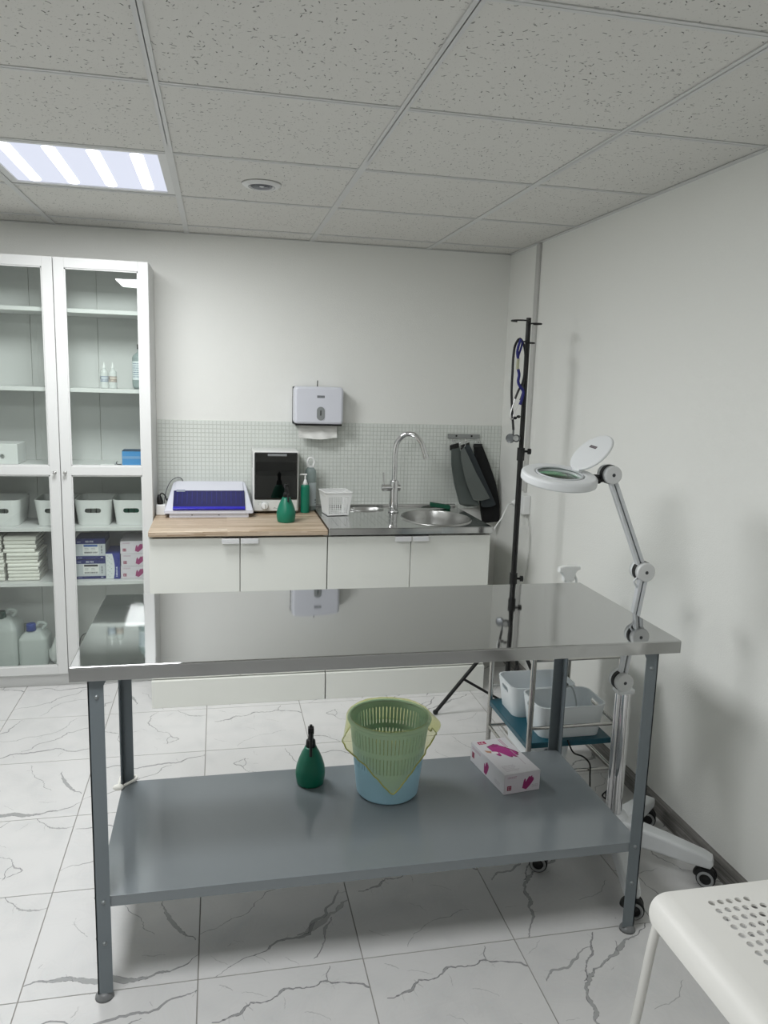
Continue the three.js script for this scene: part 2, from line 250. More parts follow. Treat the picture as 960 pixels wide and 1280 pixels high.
// ---------------------------------------------------------------- glass-fronted cabinet
{
  const X0 = -1.137, X1 = -0.3375, top = 1.968, D = 0.283;
  const c = thing('glass_cabinet', 'tall white glass-fronted cabinet with shelves of medical supplies', 'cabinet');
  add('side_panel', rb(X0, X0 + 0.018, 0, top, 0.002, D, 0.001, 1), white, c); add('side_panel', rb(X1 - 0.018, X1, 0, top, 0.002, D, 0.001, 1), white, c);
  add('top_panel', rb(X0 + 0.018, X1 - 0.018, top - 0.018, top, 0.002, D, 0.001, 1), white, c);
  add('bottom_panel', bx(X0 + 0.018, X1 - 0.018, 0.062, 0.08, 0.006, D), white, c);
  add('plinth', bx(X0 + 0.018, X1 - 0.018, 0.0, 0.062, D - 0.03, D - 0.014), white, c);
  const seams = [X0 + 0.018, -0.901, -0.6, X1 - 0.018];
  for (let i = 0; i < 3; i++) add('back_panel', bx(seams[i] + 0.0012, seams[i + 1] - 0.0012, 0.08, top - 0.018, 0.003, 0.008), white, c);
  for (const y of [1.754, 1.405, 1.052, 0.765, 0.505]) add('shelf', rb(X0 + 0.0185, X1 - 0.0185, y - 0.018, y, 0.01, D - 0.012, 0.001, 1), white, c);
  const mid = -0.7375, z0 = D + 0.002, z1 = z0 + 0.019, dB = 0.066, dT = top - 0.001;
  const door = (a, b, knobX) => {
    const d = new THREE.Group(); d.name = 'door'; c.add(d); const s = 0.0445;
    for (const [p, q] of [[a, a + s], [b - s, b]]) add('stile', rb(p, q, dB, dT, z0, z1, 0.0025), white, d);
    for (const [p, q] of [[dB, dB + 0.042], [1.0125, 1.0545], [dT - 0.044, dT]]) add('rail', rb(a + s - 0.001, b - s + 0.001, p, q, z0 + 0.0005, z1 - 0.0005, 0.0025), white, d);
    for (const [p, q] of [[dB + 0.04, 1.014], [1.053, dT - 0.042]]) {
      add('glass', bx(a + s - 0.002, b - s + 0.002, p, q, z0 + 0.006, z0 + 0.009), glassPane, d);
      const e = 0.005; add('glazing_bead', [bx(a + s, a + s + e, p, q, z0 + 0.0095, z1 - 0.005), bx(b - s - e, b - s, p, q, z0 + 0.0095, z1 - 0.005), bx(a + s, b - s, p + 0.002, p + 0.002 + e, z0 + 0.0095, z1 - 0.005), bx(a + s, b - s, q - 0.002 - e, q - 0.002, z0 + 0.0095, z1 - 0.005)], white, d);
    }
    const k = lathe([[0.0001, 0.022], [0.006, 0.0215], [0.0085, 0.018], [0.0085, 0.014], [0.0045, 0.01], [0.004, 0]], 20); k.rotateX(Math.PI / 2); k.translate(knobX, 1.026, z1); add('knob', k, brushed, d);
  };
  door(X0 + 0.001, mid - 0.0015, -0.7595); door(mid + 0.0015, X1 - 0.001, -0.7155);
}
// rounded-rectangle sections [height, scale] joined into a closed skin
function loft(rows, w, d, r) {
  const ring = rrect(w, d, r).getPoints(6).slice(0, -1), n = ring.length, pos = [], idx = [];
  rows.forEach(([y, k]) => ring.forEach((p) => pos.push(p.x * k, y, -p.y * k)));
  for (let j = 0; j < rows.length - 1; j++) for (let i = 0; i < n; i++) { const a = j * n + i, b = j * n + (i + 1) % n; idx.push(a, b, a + n, b, b + n, a + n); }
  const c0 = pos.length / 3; pos.push(0, rows[0][0], 0, 0, rows[rows.length - 1][0], 0); const top = (rows.length - 1) * n; for (let i = 0; i < n; i++) { idx.push(c0, (i + 1) % n, i, c0 + 1, top + i, top + (i + 1) % n); }
  const g = new THREE.BufferGeometry(); g.setAttribute('position', new THREE.Float32BufferAttribute(pos, 3)); g.setIndex(idx); g.computeVertexNormals(); return g;
}
// plastic storage bin: tapered, rounded, oval hand slots in both ends
function binGeometry(w, d, h, r, wall, taper, slotW, slotH, slotY) {
  const solid = (ww, dd, rr, y0, y1) => { const g = new THREE.ExtrudeGeometry(rrect(ww, dd, rr), { depth: y1 - y0, bevelEnabled: false, curveSegments: 6 }); g.rotateX(-Math.PI / 2); g.translate(0, y0, 0); const p = g.attributes.position; for (let i = 0; i < p.count; i++) { const k = 1 - taper * (1 - Math.min(1, p.getY(i) / h)); p.setX(i, p.getX(i) * k); p.setZ(i, p.getZ(i) * k); } g.computeVertexNormals(); return g; };
  const slot = slotW && extr(rrect(slotW, slotH, slotH / 2 - 0.0001), d * 1.4, 0, 1, 6).translate(0, slotY, -d * 0.7);
  const cuts = [solid(w - 2 * wall, d - 2 * wall, r - wall * 0.6, wall, h + 0.02), slot].filter(Boolean);
  return cut(solid(w, d, r, 0, h), ...cuts);
}
const shelfBin = binGeometry(0.17, 0.235, 0.122, 0.038, 0.003, 0.16, 0.072, 0.022, 0.072);
{
  const spots = [[-1.016, 'white plastic storage bin beside the cabinet side wall'], [-0.789, 'white plastic storage bin beside the door knobs, half hidden by the door frame'], [-0.614, 'white plastic storage bin behind the glass, its slot showing grey'], [-0.4425, 'white plastic storage bin whose slot shows green contents']];
  spots.forEach(([x, label], i) => {
    const t = thing('storage_bin', label, 'storage bin', [x, 0.766, 0.13], 0, 'white bins on the cabinet shelf');
    add('bin_body', shelfBin, whitePlastic, t);
    const f = [0x8a8f8a, 0x9da19d, 0xa2a6a2, 0x1d7059][i], r = rng(20 + i), list = [];
    for (let k = 0; k < 5; k++) list.push(rb(-0.062 + k * 0.025, -0.04 + k * 0.025, 0.004, 0.075 + r() * 0.02, -0.08 + r() * 0.01, 0.085, 0.005));
    add('contents', list, mat(f, 0.8), t);
  });
}
// printed cartons
const glovePath = (c, s, x, y, rot = 0, flip = 1) => {   // a gloved hand, fingers up, in a unit square
  c.save(); c.translate(x, y); c.rotate(rot); c.scale(s * flip, s); c.beginPath();
  c.moveTo(-0.16, 0.5); c.bezierCurveTo(-0.2, 0.3, -0.28, 0.15, -0.3, -0.02); c.bezierCurveTo(-0.32, -0.14, -0.25, -0.18, -0.2, -0.08); c.lineTo(-0.13, 0.06); c.lineTo(-0.1, -0.3); c.bezierCurveTo(-0.08, -0.42, 0.0, -0.4, 0.01, -0.3);
  c.bezierCurveTo(0.02, -0.48, 0.1, -0.5, 0.12, -0.42); c.lineTo(0.13, -0.32); c.bezierCurveTo(0.15, -0.44, 0.24, -0.42, 0.24, -0.32); c.bezierCurveTo(0.27, -0.36, 0.33, -0.32, 0.32, -0.22); c.bezierCurveTo(0.3, 0.05, 0.26, 0.2, 0.14, 0.5); c.closePath(); c.fill(); c.restore();
};
const textLines = (c, x, y, w, n, lh, col, rand) => { c.fillStyle = col; for (let i = 0; i < n; i++) { let p = x; while (p < x + w * (0.7 + rand() * 0.3)) { const l = 3 + rand() * 9; c.fillRect(p, y + i * lh, l, lh * 0.38); p += l + 2.5; } } };
const gloveEnd = canvasTex(256, 140, (c, w, h) => {
  c.fillStyle = '#dcd6dd'; c.fillRect(0, 0, w, h); c.fillStyle = '#9a2b6b'; glovePath(c, 108, 168, 70, 0.45); c.fillStyle = '#8e2348'; c.fillRect(20, 82, 30, 34); c.fillStyle = '#dcd6dd'; c.fillRect(27, 90, 5, 7); c.fillRect(38, 90, 5, 7); c.fillRect(27, 103, 5, 7); c.fillRect(38, 103, 5, 7);
  const r = rng(3); textLines(c, 20, 16, 70, 2, 9, '#a5708c', r); textLines(c, 200, 96, 46, 3, 8, '#b0a6b0', r);
});
{
  const cardW = mat(0xdedade, 0.55);
  for (let i = 0; i < 3; i++) {
    const t = thing('glove_box', ['white glove carton with a pink hand print at the bottom of the stack of three', 'white glove carton with a pink hand print in the middle of the stack of three', 'white glove carton with a pink hand print on top of the stack of three'][i], 'box', [-0.431 + (i === 1 ? 0.002 : 0), 0.506 + i * 0.0612, 0.135], 0, 'glove cartons in the cabinet');
    add('carton', rb(-0.066, 0.066, 0, 0.0605, -0.1, 0.1, 0.0012, 1), cardW, t);
    print('end_print', 0.13, 0.059, gloveEnd, t, (g) => g.translate(0, 0.03025, 0.1004));
  }
  const fix = (which) => canvasTex(320, 220, (c, w, h) => {
    const r = rng(60 + which); c.fillStyle = '#c9cdd0'; c.fillRect(0, 0, w, h); c.fillStyle = '#101c66'; c.fillRect(0, 0, w, which ? 56 : 46); c.fillRect(0, h - (which ? 34 : 30), w, 34);
    c.fillStyle = '#e8eaf0'; c.font = 'bold 27px sans-serif'; c.textBaseline = 'middle'; c.fillText('KD-FIX', 108, which ? 30 : 24); c.font = '15px sans-serif'; c.fillText('KD-FIX', 22, h - 15); c.fillRect(18, which ? 32 : 24, 40, 4); c.fillRect(268, h - 20, 26, 6);
    c.fillStyle = '#e9e9e7'; c.fillRect(78, which ? 62 : 52, 170, h - 110); c.fillStyle = which ? '#3d62ac' : '#1c1c22'; c.fillRect(88, which ? 64 : 56, 150, 22);
    c.fillStyle = '#8b8f94'; for (let i = 0; i < 4; i++) c.fillRect(96 + (i % 2) * 70, 100 + (i >> 1) * 16, 52 * (0.6 + r() * 0.4), 4);
    c.fillStyle = '#3a3c40'; for (let x = 92; x < 236; x += 2 + r() * 4) c.fillRect(x, 140, 1 + r() * 2.4, 18);
    c.fillStyle = '#55585e'; c.fillRect(278, 76, 8, 30); c.fillRect(274, 116, 16, 14); c.fillRect(278, 138, 8, 22);
  });
  const navy = mat(0x0f1a5e, 0.5), cartonGrey = mat(0xbfc4c8, 0.6);
  for (let i = 0; i < 2; i++) {
    const t = thing('bandage_box', ['blue and white bandage carton with a black label at the bottom of its pair', 'white carton with a dark blue lid lying on the other bandage carton'][i], 'box', [-0.634 + i * 0.001, 0.506 + i * 0.096, 0.15]);
    add('carton', rb(-0.067, 0.067, 0, i ? 0.072 : 0.094, -0.075, 0.075, 0.0012, 1), i ? cartonGrey : navy, t);
    if (i) add('lid', rb(-0.0675, 0.0675, 0.0725, 0.1, -0.0755, 0.0755, 0.002, 1), navy, t);
    print('front_print', 0.133, i ? 0.098 : 0.0925, fix(i), t, (g) => g.translate(0, i ? 0.05 : 0.047, 0.0758 + (i ? 0.0005 : -0.0002)));
  }
  const t = thing('slim_carton', 'upright white and blue carton between the glove cartons and bandage cartons', 'box', [-0.5325, 0.506, 0.145]);
  add('carton', rb(-0.0325, 0.0325, 0, 0.124, -0.09, 0.09, 0.0012, 1), mat(0x1d2f8c, 0.5), t);
  print('front_print', 0.064, 0.123, canvasTex(128, 240, (c, w, h) => {
    c.fillStyle = '#1b2a86'; c.fillRect(0, 0, w, h); c.fillStyle = '#dfe3e4'; c.beginPath(); c.moveTo(0, 0); c.lineTo(60, 0); c.quadraticCurveTo(96, 120, 70, 240); c.lineTo(0, 240); c.closePath(); c.fill();
    c.fillStyle = '#8d97a0'; for (let i = 0; i < 14; i++) c.fillRect(14 + (i % 3) * 16, 20 + i * 15, 10, 4); c.save(); c.translate(104, 150); c.rotate(-Math.PI / 2); c.fillStyle = '#d7dcf0'; for (let i = 0, x = -70; i < 8; i++) { c.fillRect(x, -12, 5 + (i * 7) % 5, 14); x += 12; } c.restore();
  }), t, (g) => g.translate(0, 0.062, 0.0904));
}
// folded wipes in two stacks
{
  const stack = (x0, x1, n, seed, where) => {
    const r = rng(seed); let y = 0.506;
    for (let k = 0; k < n; k++) {
      const h = (k > n * 0.62 ? 0.0195 : 0.0165), off = k > n * 0.62 ? -0.006 : 0.003, w = (x1 - x0) * (0.97 + r() * 0.04), d = 0.19 + r() * 0.012, t = 0.0045;
      // a folded sheet: two leaves joined by a rounded fold at the front
      const s = new THREE.Shape(); s.moveTo(-d / 2, 0); s.lineTo(d / 2 - h / 2, 0); s.absarc(d / 2 - h / 2, h / 2, h / 2, -Math.PI / 2, Math.PI / 2); s.lineTo(-d / 2, h); s.lineTo(-d / 2, h - t); s.lineTo(d / 2 - h / 2, h * 0.56); s.lineTo(d / 2 - h / 2, h * 0.44); s.lineTo(-d / 2, t); s.closePath();
      const g = extr(s, w, 0.0012, 1, 6); g.rotateY(-Math.PI / 2); g.translate(w / 2, 0, 0);
      const m = add('folded_wipe', g, cloth); m.position.set((x0 + x1) / 2 + off + (r() - 0.5) * 0.006, y, 0.14 + (r() - 0.5) * 0.008); m.rotation.y = (r() - 0.5) * 0.05; y += h + 0.0002;
      tag(m, 'cream folded cloth wipe, ' + ['topmost', 'second from the top', 'third from the top', 'fourth from the top', 'fifth from the top', 'sixth from the top', 'sixth from the bottom', 'fifth from the bottom', 'fourth from the bottom', 'third from the bottom', 'second from the bottom', 'lowest'][n - 1 - k].replace('sixth from the bottom', 'seventh from the top') + ' ' + where, 'wipe', 'folded wipes');
    }
  };
  stack(-1.003, -0.865, 12, 31, 'of the stack nearer the door knobs');
  stack(-1.106, -1.016, 12, 47, 'of the stack beside the cabinet side panel');
}
// bottles, boxes and canisters in the cabinet
{
  const clear = mat(new THREE.Color(0.94, 0.96, 0.95), 0.25, 0, { transmission: 0.5, thickness: 0, ior: 1.45 });
  const labelTex = (k) => canvasTex(128, 64, (c) => { c.fillStyle = k ? '#cfc6bd' : '#c9d0d8'; c.fillRect(0, 0, 128, 64); c.fillStyle = k ? '#8b6f68' : '#77839a'; c.fillRect(0, 0, 128, 7); c.fillRect(0, 34, 128, 5); c.fillRect(0, 56, 128, 8); c.fillStyle = '#40424a'; for (let i = 0; i < 10; i++) c.fillRect(6 + i * 12, 44, 8, 4); c.fillRect(100, 12, 12, 18); });
  [[-0.552, 0, 'small clear bottle with a blue-grey band label on the upper shelf'], [-0.5145, 1, 'small clear bottle with a beige band label on the upper shelf']].forEach(([x, k, label]) => {
    const t = thing('small_bottle', label, 'bottle', [x, 1.406, 0.19]);
    add('bottle_body', lathe([[0.0001, 0], [0.0165, 0], [0.018, 0.003], [0.018, 0.07], [0.015, 0.08], [0.007, 0.088], [0.0065, 0.097], [0.0001, 0.097]], 28), clear, t);
    add('band_label', lathe([[0.0182, 0.03], [0.0182, 0.055]], 28), mat(0xffffff, 0.6, 0, { map: labelTex(k) }), t);
    add('dropper_cap', lathe([[0.0075, 0.092], [0.0075, 0.1], [0.004, 0.105], [0.0022, 0.118], [0.0001, 0.119]], 20), whitePlastic, t);
  });
  const t = thing('tall_bottle', 'tall grey-blue bottle with white label behind the cabinet door frame', 'bottle', [-0.392, 1.406, 0.19]);
  add('bottle_body', lathe([[0.0001, 0], [0.03, 0], [0.034, 0.012], [0.036, 0.02], [0.036, 0.14], [0.03, 0.155], [0.012, 0.17], [0.011, 0.185], [0.0001, 0.185]], 32), mat(new THREE.Color(0.42, 0.50, 0.50), 0.3, 0, { transmission: 0.3, thickness: 0 }), t);
  add('front_label', new THREE.CylinderGeometry(0.0364, 0.0364, 0.085, 24, 1, true, -1.2, 2.0).translate(0, 0.085, 0), mat(0xffffff, 0.6, 0, { map: canvasTex(128, 128, (c) => { c.fillStyle = '#dde3e6'; c.fillRect(0, 0, 128, 128); c.fillStyle = '#6f8297'; textLines(c, 14, 14, 96, 7, 15, '#6f8297', rng(2)); }) }), t);
  add('cap', cyl(0.012, 0.012, 0.022, 0, 0.183, 0, 20), black, t);
  const b = thing('small_carton', 'small light blue carton on the shelf beside the cabinet wall', 'box', [-0.422, 1.053, 0.19]);
  add('carton', rb(-0.056, 0.056, 0, 0.064, -0.045, 0.045, 0.0012, 1), mat(0x4c96d2, 0.55), b); add('lid_flap', rb(-0.056, 0.056, 0.0645, 0.068, -0.045, 0.044, 0.001, 1), mat(0x2d4a66, 0.6), b);
  add('stripe', bx(-0.054, 0.054, 0.03, 0.042, 0.0452, 0.0456), mat(0x7fa9d4, 0.55), b);
  tag(add('wire_clip', tube([[-0.502, 1.068, 0.21], [-0.507, 1.058, 0.212], [-0.5, 1.0548, 0.215], [-0.484, 1.0545, 0.215]], 0.0018, 16, 6), black), 'thin bent black wire clip lying before the light blue carton', 'clip');
  tag(add('flat_pad', rb(-0.575, -0.512, 1.0525, 1.058, 0.16, 0.235, 0.002, 1), white), 'flat white pad lying beside the light blue carton', 'pad');
  const w = thing('white_carton', 'plain white carton with a round hole in its front', 'box', [-1.01, 1.053, 0.15]);
  add('carton', cut(rb(-0.078, 0.078, 0, 0.093, -0.08, 0.08, 0.002, 1), (() => { const g = new THREE.CylinderGeometry(0.011, 0.011, 0.05, 20); g.rotateX(Math.PI / 2); g.translate(0.012, 0.035, 0.08); return g; })()), whitePlastic, w);
  const canister = (name, label, x, z, w, d, h, capColor, capY) => {
    const c = thing(name, label, 'canister', [x, 0.081, z]), hdpe = mat(new THREE.Color(0.82, 0.87, 0.85), 0.35, 0, { transmission: 0.4, thickness: 0 });
    const g = loft([[0, 0.93], [0.006, 0.985], [0.014, 1], [h * 0.3, 1], [h * 0.33, 0.985], [h * 0.36, 1], [h * 0.74, 1], [h * 0.8, 0.97], [h * 0.9, 0.74], [h * 0.97, 0.5], [h, 0.4]], w, d, 0.022);
    add('canister_body', g, hdpe, c);
    add('handle', tube([[0.034, h * 0.99, 0], [0.05, h + 0.022, 0], [0.02, h + 0.03, 0], [0.006, h + 0.012, 0]], 0.008, 20, 8), hdpe, c);
    add('screw_cap', lathe([[0.0001, capY + 0.034], [0.019, capY + 0.034], [0.021, capY + 0.03], [0.0225, capY], [0.0001, capY]], 24).translate(-0.012, 0, 0.02), mat(capColor, 0.45), c); return c;
  };
  canister('large_canister', 'large translucent canister with a dark green screw cap', -1.044, 0.145, 0.135, 0.17, 0.232, 0x123a30, 0.228);
  canister('small_canister', 'smaller translucent canister with a blue screw cap', -0.909, 0.16, 0.13, 0.13, 0.168, 0x1c3f96, 0.166);
  tag(add('care_card', rb(-0.985, -0.957, 0.081, 0.25, 0.07, 0.073, 0.001, 1), mat(0x8f9490, 0.7)), 'narrow grey printed card standing behind the blue-capped canister', 'card');
  const bag = new THREE.SphereGeometry(1, 40, 28), p = bag.attributes.position, r = rng(71), ph = [...Array(12)].map(() => r() * 6.28);
  for (let i = 0; i < p.count; i++) { const x = p.getX(i), y = p.getY(i), z = p.getZ(i), n = 1 + 0.1 * Math.sin(7 * x + ph[0] + 3 * y) + 0.08 * Math.sin(9 * y + 5 * z + ph[1]) + 0.06 * Math.sin(15 * z - 9 * x + ph[2]) + 0.04 * Math.sin(26 * x + 17 * y); const k = y > 0 ? 1 - 0.55 * y : 1; p.setXYZ(i, 0.058 * x * n * k + (y > 0 ? 0.022 * y : 0), Math.max(-0.055, 0.062 * y * n + (y > 0 ? 0.055 * y : 0)), 0.06 * z * n * k); }
  bag.computeVertexNormals(); bag.translate(-0.79, 0.137, 0.18); tag(add('plastic_bag', bag, mat(new THREE.Color(0.72, 0.74, 0.73), 0.5)), 'crumpled white plastic bag on the cabinet floor beside the canisters', 'bag');
  tag(add('black_cable', tube([[-0.7, 0.083, 0.2], [-0.702, 0.16, 0.2], [-0.69, 0.215, 0.2], [-0.67, 0.225, 0.19], [-0.65, 0.2, 0.18], [-0.64, 0.12, 0.17], [-0.64, 0.083, 0.17]], 0.002, 40, 6), black), 'looped thin black cable on the cabinet floor behind the steel table', 'cable');
}

// ---------------------------------------------------------------- kitchen base units, worktop, sink
const CT = 0.81;
{
  const unit = (label, x0, x1, k) => {
    const t = thing('base_cabinet', label, 'cabinet'), mid = (x0 + x1) / 2, y0 = 0.132, y1 = 0.774;
    add('side_panel', bx(x0, x0 + 0.016, 0.02, 0.784, 0.03, 0.578), lacquer, t); add('side_panel', bx(x1 - 0.016, x1, 0.02, 0.784, 0.03, 0.578), lacquer, t);
    add('bottom_panel', bx(x0 + 0.016, x1 - 0.016, 0.132, 0.148, 0.03, 0.578), lacquer, t); add('back_panel', bx(x0 + 0.016, x1 - 0.016, 0.132, 0.784, 0.03, 0.036), lacquer, t);
    add('plinth', rb(x0 + 0.001, x1 - 0.001, 0.0, 0.127, 0.574, 0.611, 0.0015, 1), lacquer, t);
    for (const [a, b, s] of [[x0 + 0.001, mid - 0.0016, -1], [mid + 0.0016, x1 - 0.001, 1]]) {
      const d = new THREE.Group(); d.name = 'door'; t.add(d);
      add('door_leaf', rb(a, b, y0, y1, 0.58, 0.597, 0.0012, 1), lacquer, d);
      const h0 = s < 0 ? b - 0.078 : a + 0.002, h1 = s < 0 ? b - 0.002 : a + 0.078;
      add('edge_handle', [rb(h0, h1, 0.752, 0.7745, 0.619, 0.623, 0.0015, 1), bx(h0, h1, 0.772, 0.7748, 0.59, 0.6215)], mat(new THREE.Color(0.86, 0.86, 0.87), 0.32, 0.35), d);
    }
  };
  unit('cream two-door base cabinet under the wooden worktop', -0.3355, 0.4445); unit('cream two-door base cabinet under the steel sink', 0.4475, 1.2245);
  const oak = canvasTex(1024, 512, (c, w, h) => {
    c.fillStyle = '#bfac96'; c.fillRect(0, 0, w, h); const r = rng(15);
    for (let i = 0; i < 12; i++) { const y = r() * h, hh = 20 + r() * 60; c.fillStyle = r() < 0.5 ? 'rgba(140,116,90,0.3)' : 'rgba(222,208,188,0.35)'; c.beginPath(); c.ellipse(r() * w, y, 250 + r() * 400, hh / 2, 0, 0, 7); c.fill(); }
    for (let i = 0; i < 900; i++) { const y = r() * h, x = r() * w, l = 60 + r() * 420, v = r(); c.strokeStyle = v < 0.55 ? `rgba(118,92,66,${0.16 + r() * 0.3})` : `rgba(232,220,202,${0.16 + r() * 0.28})`; c.lineWidth = 0.7 + r() * 2.2; c.beginPath(); c.moveTo(x, y); c.bezierCurveTo(x + l / 3, y + (r() - 0.5) * 9, x + 2 * l / 3, y + (r() - 0.5) * 9, x + l, y + (r() - 0.5) * 5); c.stroke(); }
  }, { repeat: true });
  const w = rb(-0.3355, 0.4445, 0.785, CT, 0.001, 0.622, 0.005, 3);
  tag(add('wooden_worktop', uvm(w, 1.25), mat(0xffffff, 0.45, 0, { map: oak })), 'light oak wood-look worktop carrying the sterilizers', 'worktop');

  const st = thing('sink_top', 'stainless steel sink top with round bowl and drainboard', 'sink'), ST = 0.816, bc = [1.013, 0.375], br = [0.165, 0.205], sc = [0.70, 0.115], sr = [0.1, 0.052];
  const plate = rrect(0.777, 0.62, 0.006, 0.836, -0.311);
  for (const [c, r] of [[bc, br], [sc, sr]]) { const h = new THREE.Path(); h.absellipse(c[0], -c[1], r[0], r[1], 0, Math.PI * 2); plate.holes.push(h); }
  const pg = extr(plate, 0.003, 0, 1, 40); pg.rotateX(-Math.PI / 2); pg.translate(0, ST - 0.003, 0); 
  add('deck', [pg, rb(0.4475, 1.2245, 0.785, ST + 0.0008, 0.614, 0.621, 0.003), bx(0.4475, 0.4505, 0.785, ST - 0.001, 0.001, 0.62), bx(1.2215, 1.2245, 0.785, ST - 0.001, 0.001, 0.62), rb(0.4475, 1.2245, ST - 0.002, ST + 0.012, 0.001, 0.022, 0.004)], steel, st);
  const bowl = (c, r, depth, name) => { const g = lathe([[1.06, 0.0], [1.045, 0.005], [1.015, 0.006], [0.985, 0.001], [0.955, -depth * 0.25], [0.9, -depth * 0.75], [0.8, -depth * 0.94], [0.6, -depth], [0.12, -depth * 1.01], [0.1, -depth * 1.03], [0.0001, -depth * 1.03]], 56, true); g.scale(r[0], 1, r[1]); g.translate(c[0], ST, c[1]); return add(name, g, mat(new THREE.Color(0.5, 0.5, 0.49), 0.3, 1), st); };
  bowl(bc, br, 0.15, 'bowl'); bowl(sc, sr, 0.022, 'soap_recess');
  { const l = []; for (let i = 0; i < 9; i++) { const x = 0.5 + i * 0.035, g = new THREE.CapsuleGeometry(0.0035, 0.24, 3, 8); g.rotateX(Math.PI / 2); g.scale(1, 0.4, 1); g.translate(x, ST, 0.42); l.push(g); } add('drainer_ribs', l, steel, st); }
  add('bowl_drain', lathe([[0.0001, 0.004], [0.02, 0.004], [0.028, 0.002], [0.03, 0]], 28).translate(bc[0], ST - 0.1545, bc[1]), chrome, st);
  { const g = []; g.push(cyl(0.009, 0.007, 0.006, 0.742, ST, 0.572, 18), cyl(0.005, 0.004, 0.004, 0.742, ST + 0.006, 0.572, 14)); add('overflow_knob', g, chrome, st); }

  const f = thing('kitchen_faucet', 'tall chrome gooseneck faucet with side lever behind the sink bowl', 'faucet', [0.838, ST, 0.2]);
  add('faucet_body', lathe([[0.0001, 0], [0.027, 0], [0.027, 0.006], [0.022, 0.01], [0.022, 0.16], [0.018, 0.166], [0.0125, 0.168], [0.0001, 0.168]], 28), chrome, f);
  add('spout', tube([[0, 0.16, 0], [0, 0.24, 0], [0.0, 0.31, 0.0], [0.012, 0.365, 0.005], [0.045, 0.4, 0.018], [0.085, 0.4, 0.034], [0.118, 0.367, 0.048], [0.138, 0.315, 0.056], [0.145, 0.293, 0.059]], 0.0135, 60, 16), chrome, f);
  add('aerator', rod(V(0.143, 0.3, 0.058), V(0.148, 0.283, 0.06), 0.0148, 18), chrome, f);
  add('cartridge', [rod(V(-0.062, 0.128, 0.004), V(0.03, 0.128, -0.002), 0.0185, 24), rod(V(-0.066, 0.128, 0.004), V(-0.06, 0.128, 0.004), 0.016, 24)], chrome, f);
  add('lever', [rod(V(-0.052, 0.14, 0.004), V(-0.058, 0.205, 0.006), 0.0042, 12)], chrome, f);
}

